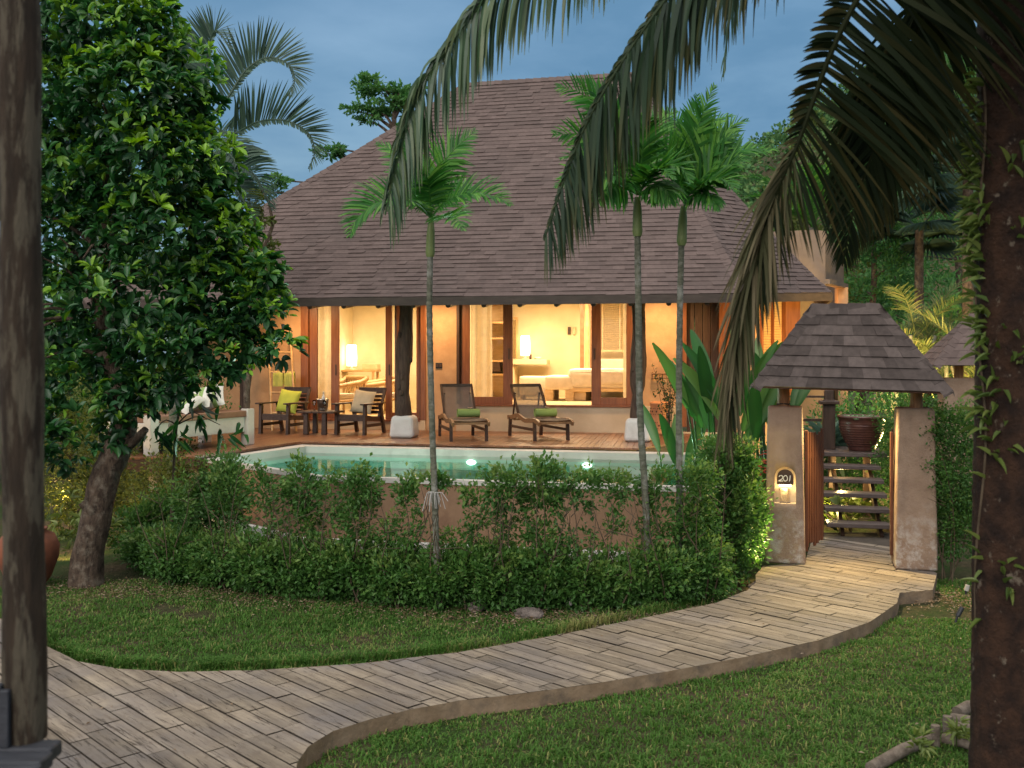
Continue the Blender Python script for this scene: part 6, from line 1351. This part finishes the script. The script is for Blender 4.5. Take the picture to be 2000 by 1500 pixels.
# leafy ground plants under the steps, lit yellow
mb = MB(); b = np.array(sl @ Vector((.0, .75, -.1))); P = b + rng.normal(size=(60, 3)) * [.35, .35, .0] + [0, .25, .1] + np.c_[np.zeros((60, 2)), rng.random(60) * .35]; rosettes(mb, P, unit(rng.normal(size=(60, 3)) * .5 + [0, -.3, 1]), 5, .13, .62, 'oval', rng.random(60) * .6 + .4)
gpl = thing('leafy_plant', 'bright leafy plant lit yellow beneath the timber steps', 'plant', b); mb.build('foliage', M['vine_leaf'], gpl, smooth=True, world=True); st_ = MB()
for p in P[::4]: st_.tube([b + [0, .1, -.05], (b + p) / 2, p], [.008, .006, .004], 5)
st_.build('stem', M['stem'], gpl, world=True)
shrub('dark leafy shrub to the right of the timber steps', 0, 0, [(0, 0, .5, .55, .5, .6, 3600)], 'hedge_leaf', .06, 'shrubs behind the gate', zero=np.array(sl @ Vector((.95, 1.2, -.1)))); shrub('dark shrub filling the space behind the landing', 0, 0, [(0, 0, .9, 1.0, .5, .95, 4200)], 'back_leaf', .07, 'shrubs behind the gate', zero=np.array(sl @ Vector((.5, 3.2, -.1)))); shrub('dark shrub behind the stair foot on its left side', 0, 0, [(0, 0, .5, .5, .5, .6, 2600)], 'hedge_leaf', .06, 'shrubs behind the gate', zero=np.array(sl @ Vector((-1.1, 1.6, -.1))))

# ================================================================== trees and palms further back
def tree_b(label, px, Y, ztop, zbot, rad, n, ln, leaf='back_leaf', lobes=9, seed=0, trunk=.14, shape='diamond', name='garden_tree', wd=.5, flat=1.0, cat='tree', group='trees behind the villa'):
    rg = np.random.default_rng(seed); x = wp(px, 0, Y)[0]; b = np.array([x, Y, 0.]); t = thing(name, label, cat, b, 0, group); m = MB(); tk_ = curve([b - [0, 0, .1], b + [rg.normal() * .2, 0, zbot], b + [rg.normal() * .3, 0, (zbot + ztop) / 2], b + [0, 0, ztop - .3]], 16); m.tube(tk_, np.linspace(trunk, trunk * .25, 16), 9, jit=.03)
    mb = MB()
    for k in range(lobes):
        z = zbot + (ztop - zbot) * (k + .5) / lobes; rr_ = rad * rg.uniform(.35, .6); a_ = rg.uniform(0, 6.28); r0 = rad * rg.uniform(.25, .75) * (1 - .45 * (k / lobes) ** 2); c = np.array([x + r0 * math.cos(a_), Y + r0 * math.sin(a_), z])
        m.tube(curve([tk_[min(15, 4 + k)], (tk_[min(15, 4 + k)] + c) / 2, c], 6), np.linspace(trunk * .35, .01, 6), 5); leaf_blob(mb, c, (rr_, rr_, rr_ * .7 * flat), n // lobes, ln, wd, shape, clump=20, shell=.3, t=(.02 + .3 * rg.random(), .75 + .2 * rg.random()), up=.2)
    m.build('trunk', M['bark'], t, smooth=True, world=True); mb.build('crown', M[leaf], t, world=True); return t
# layered tree behind the roof
lt = thing('layered_tree', 'tree with flat layered branches showing above the left roof slope', 'tree', (wp(760, 0, 27)[0], 27, 0)); m = MB(); bx = wp(770, 0, 27)[0]; tpz = wp(770, 175, 27)[2]; m.tube([(bx, 27, 0), (bx, 27, tpz)], [.2, .05], 8); mb = MB()
for px, py, rx_, rz_, n in ((725, 160, 30, 10, 300), (790, 172, 34, 8, 260), (745, 180, 45, 9, 420), (735, 215, 45, 12, 480), (700, 218, 34, 7, 200), (770, 205, 40, 14, 420), (715, 235, 30, 6, 140), (800, 195, 25, 10, 160), (640, 300, 28, 14, 260), (655, 290, 20, 12, 160), (545, 352, 22, 14, 200), (530, 375, 30, 20, 260)):
    c = wp(px, py, 27); leaf_blob(mb, c, (rx_ / 72, rx_ / 72, rz_ / 105), int(n * .8), .15, .5, 'diamond', clump=16, shell=.2, t=(.2, .9)); m.tube(curve([(bx, 27, c[2] - .5), ((bx + c[0]) / 2, 27, c[2] - .15), c], 6), np.linspace(.06, .015, 6), 5)
m.build('trunk', M['bark'], lt, world=True); mb.build('crown', M['back_leaf'], lt, world=True)
tree_b('pale feathery tree between the hooked palm and the roof', 480, 16.5, 5.9, 3.4, .55, 1500, .10, 'olive_leaf', 7, 21, .07)
for a in ((-30, 19, 7.8, 1, 2.2, 6500, .18, 'back_leaf', 10, 31, 'dense dark tree at the far left edge behind the near post'), (120, 20.5, 9.2, 1.2, 2.6, 9000, .20, 'back_leaf', 12, 32, 'tall dark tree behind the leaning tree crown'), (300, 22.5, 7.6, 1.0, 2.2, 3600, .13, 'back_leaf', 10, 33, 'dark tree behind the daybed and the left roof end'), (395, 21, 3.6, .6, 1.4, 2600, .12, 'back_leaf', 7, 34, 'low dark tree seen under the left eave')):
    tree_b(a[10], a[0], a[1], a[2], a[3], a[4], a[5], a[6], a[7], a[8], a[9])
for a in ((1700, 24, 6.8, 1.2, 1.5, 5200, .17, 'back_leaf', 11, 41, 'lance', .16, 'feathery bamboo-like tree right of the plaster annex'), (1600, 36, 8.6, 2, 2.4, 3600, .2, 'olive_leaf', 9, 42, 'diamond', .5, 'yellowish tree far behind the annex'), (1560, 40, 12.3, 7, 1.0, 900, .2, 'olive_leaf', 5, 43, 'lance', .3, 'tall wispy tree top left of the biggest frond'), (1860, 30, 12, 3, 3.0, 6500, .18, 'back_leaf', 13, 44, 'lance', .2, 'tall dark tree behind the coconut trunk'), (1760, 33, 8.2, 2, 2.6, 5200, .18, 'back_leaf', 11, 45, 'diamond', .5, 'rounded green tree between annex and coconut trunk'), (1800, 21, 3.4, .5, 1.3, 3000, .12, 'back_leaf', 7, 47, 'diamond', .5, 'low dark shrubby tree behind the neighbour gate')):
    tree_b(a[12], a[0], a[1], a[2], a[3], a[4], a[5], a[6], a[7], a[8], a[9], shape=a[10], wd=a[11], group='trees right of the villa')
# golden areca palms, lit from below
def areca(label, px, Y, seed, n=14, hgt=3.6, leaf='gold_leaf'):
    rg = np.random.default_rng(seed); b = np.array([wp(px, 0, Y)[0], Y, 0]); t = thing('areca_palm', label, 'palm tree', b, 0, 'palms lit from below behind the gate')
    for k in range(5): q = b + [rg.normal() * .25, rg.normal() * .2, 0]; m = MB(); m.tube(curve([q, q + [rg.normal() * .1, 0, hgt * .3], q + [rg.normal() * .25, rg.normal() * .2, hgt * .6]], 8), .035, 7); m.build('stem', M['palm_bark'], t, smooth=True, world=True)
    for k in range(n): frond(np.array(arcfrond(b + [rg.normal() * .3, rg.normal() * .2, hgt * rg.uniform(.4, .62)], rg.uniform(0, 360), rg.uniform(45, 85), rg.uniform(1.2, 1.9), rg.uniform(60, 110))), nl=40, ln=.40, wd=.020, ang=50, droop=.25, lift=.3, rr=.012, seg=3, tint=(.1, .9)).build('frond', M[leaf], t, world=True)
areca('golden lit palm clump above the right slope of the gate roof', 1800, 18.0, 51, 16, 4.6); areca('golden lit palm clump just left of the coconut trunk', 1880, 17.0, 52, 14, 3.7); areca('small palm clump between annex and gate roof', 1720, 19.5, 53, 12, 3.2, 'palm_leaf')
lamp('garden_light', 'SPOT', (wp(1800, 0, 17.2)[0], 16.6, .3), 1000, (1, .66, .22), .08, aim=(wp(1800, 0, 18)[0], 18.0, 3.2), spot=110); lamp('garden_light', 'POINT', (wp(1885, 0, 16.4)[0], 16.3, .7), 430, (1, .72, .25), .08)
# blue-green fan palm
def fan_palm(label, px, py, Y, n, seed, r=.75):
    rg = np.random.default_rng(seed); c = wp(px, py, Y); t = thing('fan_palm', label, 'palm tree', (c[0], Y, 0), 0, 'fan palms behind the gate'); m = MB(); m.tube([(c[0], Y, 0), (c[0], Y, c[2])], [.12, .09], 10, jit=.04); m.build('trunk', M['bark'], t, smooth=True, world=True)
    for k in range(n):
        a_ = rg.uniform(0, 6.28); e_ = rg.uniform(-.5, 1.1); d_ = np.array([math.cos(a_) * math.cos(e_), math.sin(a_) * math.cos(e_), math.sin(e_)]); hub = c + d_ * r * rg.uniform(.7, 1); m = MB(); m.tube([c, hub], .012, 5, .3)
        s_v = unit(np.cross(d_, [0, 0, 1.])); u_v = np.cross(s_v, d_); th = np.linspace(-2.0, 2.0, 26); D = np.cos(th)[:, None] * d_ + np.sin(th)[:, None] * s_v + u_v * .1; D[:, 2] -= .12; put_leaves(m, np.tile(hub, (26, 1)), D, np.tile(u_v, (26, 1)), r * (.75 + .2 * np.cos(th)), .07, .2 + .6 * rg.random(26), 'lance'); m.build('frond', M['grey_palm_leaf'], t, world=True)
fan_palm('blue-green fan palm right of the annex, below the frond tips', 1795, 450, 22, 16, 61, .9); fan_palm('blue-green fan palm close behind the coconut trunk', 1890, 330, 19, 14, 62, .9)
palm('green_palm', 'bright green palm crown above the plaster annex', [np.array([wp(1590, 0, 24)[0], 24, 0]), wp(1592, 600, 24), wp(1588, 445, 24)], (.12, .09), [dict(P=arcfrond(wp(1588, 445, 24), az, el, 2.2, 70), nl=40, ln=.6, wd=.05, ang=55, droop=.2, lift=.2, rr=.02, seg=3, tint=(.2, .9)) for az, el in ((180, 60), (150, 75), (10, 70), (40, 60), (330, 50), (200, 40), (250, 60), (100, 80), (0, 35), (290, 70), (225, 25))])

# ================================================================== lawn and litter
def lawn(n, x0, x1, y0, y1, hmin, hmax, keep):
    P = np.c_[rng.uniform(x0, x1, n), rng.uniform(y0, y1, n)]
    cl = rng.random(n) < .35; cc_ = np.c_[rng.uniform(x0, x1, 2600), rng.uniform(y0, y1, 2600)]; P[cl] = cc_[rng.integers(0, 2600, cl.sum())] + rng.normal(size=(cl.sum(), 2)) * .035       # tufts
    m_ = keep(P); P = P[m_]; cl = cl[m_]
    ed = np.array([gp(x, y)[:2] for x, y in PATH_UP[5:18]]); kk = rng.integers(0, len(ed) - 1, 5200); tt_ = rng.random((5200, 1)); Q = ed[kk] * (1 - tt_) + ed[kk + 1] * tt_; Q += np.c_[rng.normal(size=5200) * .03, .05 + np.abs(rng.normal(size=5200)) * .06]; Q = Q[fbm(Q[:, 0], Q[:, 1], 5, 23) > -.25]; Q = Q[keep(Q)]
    P = np.r_[P, Q]; cl = np.r_[cl, np.zeros(len(Q), bool)]; edge = np.r_[np.zeros(len(P) - len(Q), bool), np.ones(len(Q), bool)]; bare = fbm(P[:, 0], P[:, 1], 1.7, 17) + .6 * fbm(P[:, 0], P[:, 1], 6, 18); m_ = bare < .30 + .40 * rng.random(len(P)); m_ |= edge; P = P[m_]; cl = cl[m_]; bare = bare[m_]; edge = edge[m_]
    k = len(P); patch = np.clip(.5 + .75 * fbm(P[:, 0], P[:, 1], 1.4, 19) + .4 * fbm(P[:, 0], P[:, 1], 8, 20), 0, 1); h = (hmin + (hmax - hmin) * rng.random(k)) * (.6 + .6 * patch) * np.where(cl, 1.35, 1); h = np.where(edge, .07 + .065 * rng.random(k), h); a_ = rng.uniform(0, 6.28, k); lean = .35 + .75 * rng.random(k); b = np.c_[P, fbm(P[:, 0], P[:, 1], 1.3, 3) * .018 - .016]; d_ = np.c_[np.cos(a_), np.sin(a_), np.zeros(k)]; s_ = np.c_[-np.sin(a_), np.cos(a_), np.zeros(k)] * (.0032 + .0022 * rng.random(k))[:, None]
    mid = b + d_ * (h * lean * .4)[:, None] + np.c_[np.zeros((k, 2)), h * .62]; tip = b + d_ * (h * lean)[:, None] + np.c_[np.zeros((k, 2)), h * (.95 - .3 * lean)]; V = np.stack([b - s_, b + s_, mid + s_ * .8, mid - s_ * .8, tip], 1).reshape(-1, 3); q = np.arange(k) * 5
    tn = np.clip(.08 + .42 * rng.random(k) + .55 * (.6 - patch).clip(0) + .6 * bare.clip(0, 1) + (rng.random(k) < .12) * .5, 0, 1); mb = MB(); mb.V.append(V); mb.T.append(np.repeat(tn, 5)); mb.n += len(V); mb.F += [np.stack([q, q + 1, q + 2, q + 3], -1), np.stack([q + 3, q + 2, q + 4], -1)]; mb.MI += [np.zeros(k, int)] * 2
    return mb
kind(lawn(250000, -5.2, 4.9, 4.9, 10.6, .016, .046, lambda P: ~inside(P, path_poly) & ~((P[:, 0] > 2.1) & (P[:, 0] < 4.3) & (P[:, 1] > 9.0))).build('grass', M['grass']), 'stuff')
mb = MB(); n = 5200; lx = rng.uniform(-5, 2.4, n); ly = np.interp(lx, [-5, -3, -.5, 1.5, 2.4], [10.3, 9.95, 9.15, 9.1, 9.6]) + rng.normal(size=n) * .22; k2 = 1600; lx = np.r_[lx, rng.normal(4.55, .35, k2)]; ly = np.r_[ly, rng.normal(9.55, .32, k2)]; P = np.c_[lx, ly, .006 + .012 * rng.random(n + k2)]; P = P[~inside(P[:, :2], path_poly)]; k = len(P); P = np.r_[P, np.c_[rng.uniform(-5, 4.6, 420), rng.uniform(5.0, 10.2, 420), np.full(420, .03)]]; ip = inside(P[:, :2], path_poly); P[ip, 2] = PZ + .008; P = P[~ip | (rng.random(len(P)) < .3)]; k = len(P)
put_leaves(mb, P, rng.normal(size=(k, 3)) * [1, 1, .12], rng.normal(size=(k, 3)) * .3 + [0, 0, 1], .018 + .03 * rng.random(k) ** 2, .014, rng.random(k), 'diamond'); kind(mb.build('dry_leaves', M['litter']), 'stuff')
# small plants in the near bed
for px, py, lb in ((1868, 1462, 'small yellow-green seedling growing inside the log edging'), (1800, 1490, 'small leafy seedling at the foot of the lowest log')):
    b = gp(px, py); mb = MB(); rosettes(mb, b + rng.normal(size=(12, 3)) * [.03, .03, .03] + [0, 0, .10], unit(rng.normal(size=(12, 3)) + [0, 0, 1.]), 5, .07, .28, 'lance', .5 + .4 * rng.random(12)); mb.tube([b, b + [0, 0, .12]], .004, 5, .1); tag(shift(mb.build('seedling', M['vine_leaf'], None, smooth=True), b), lb, 'seedling')
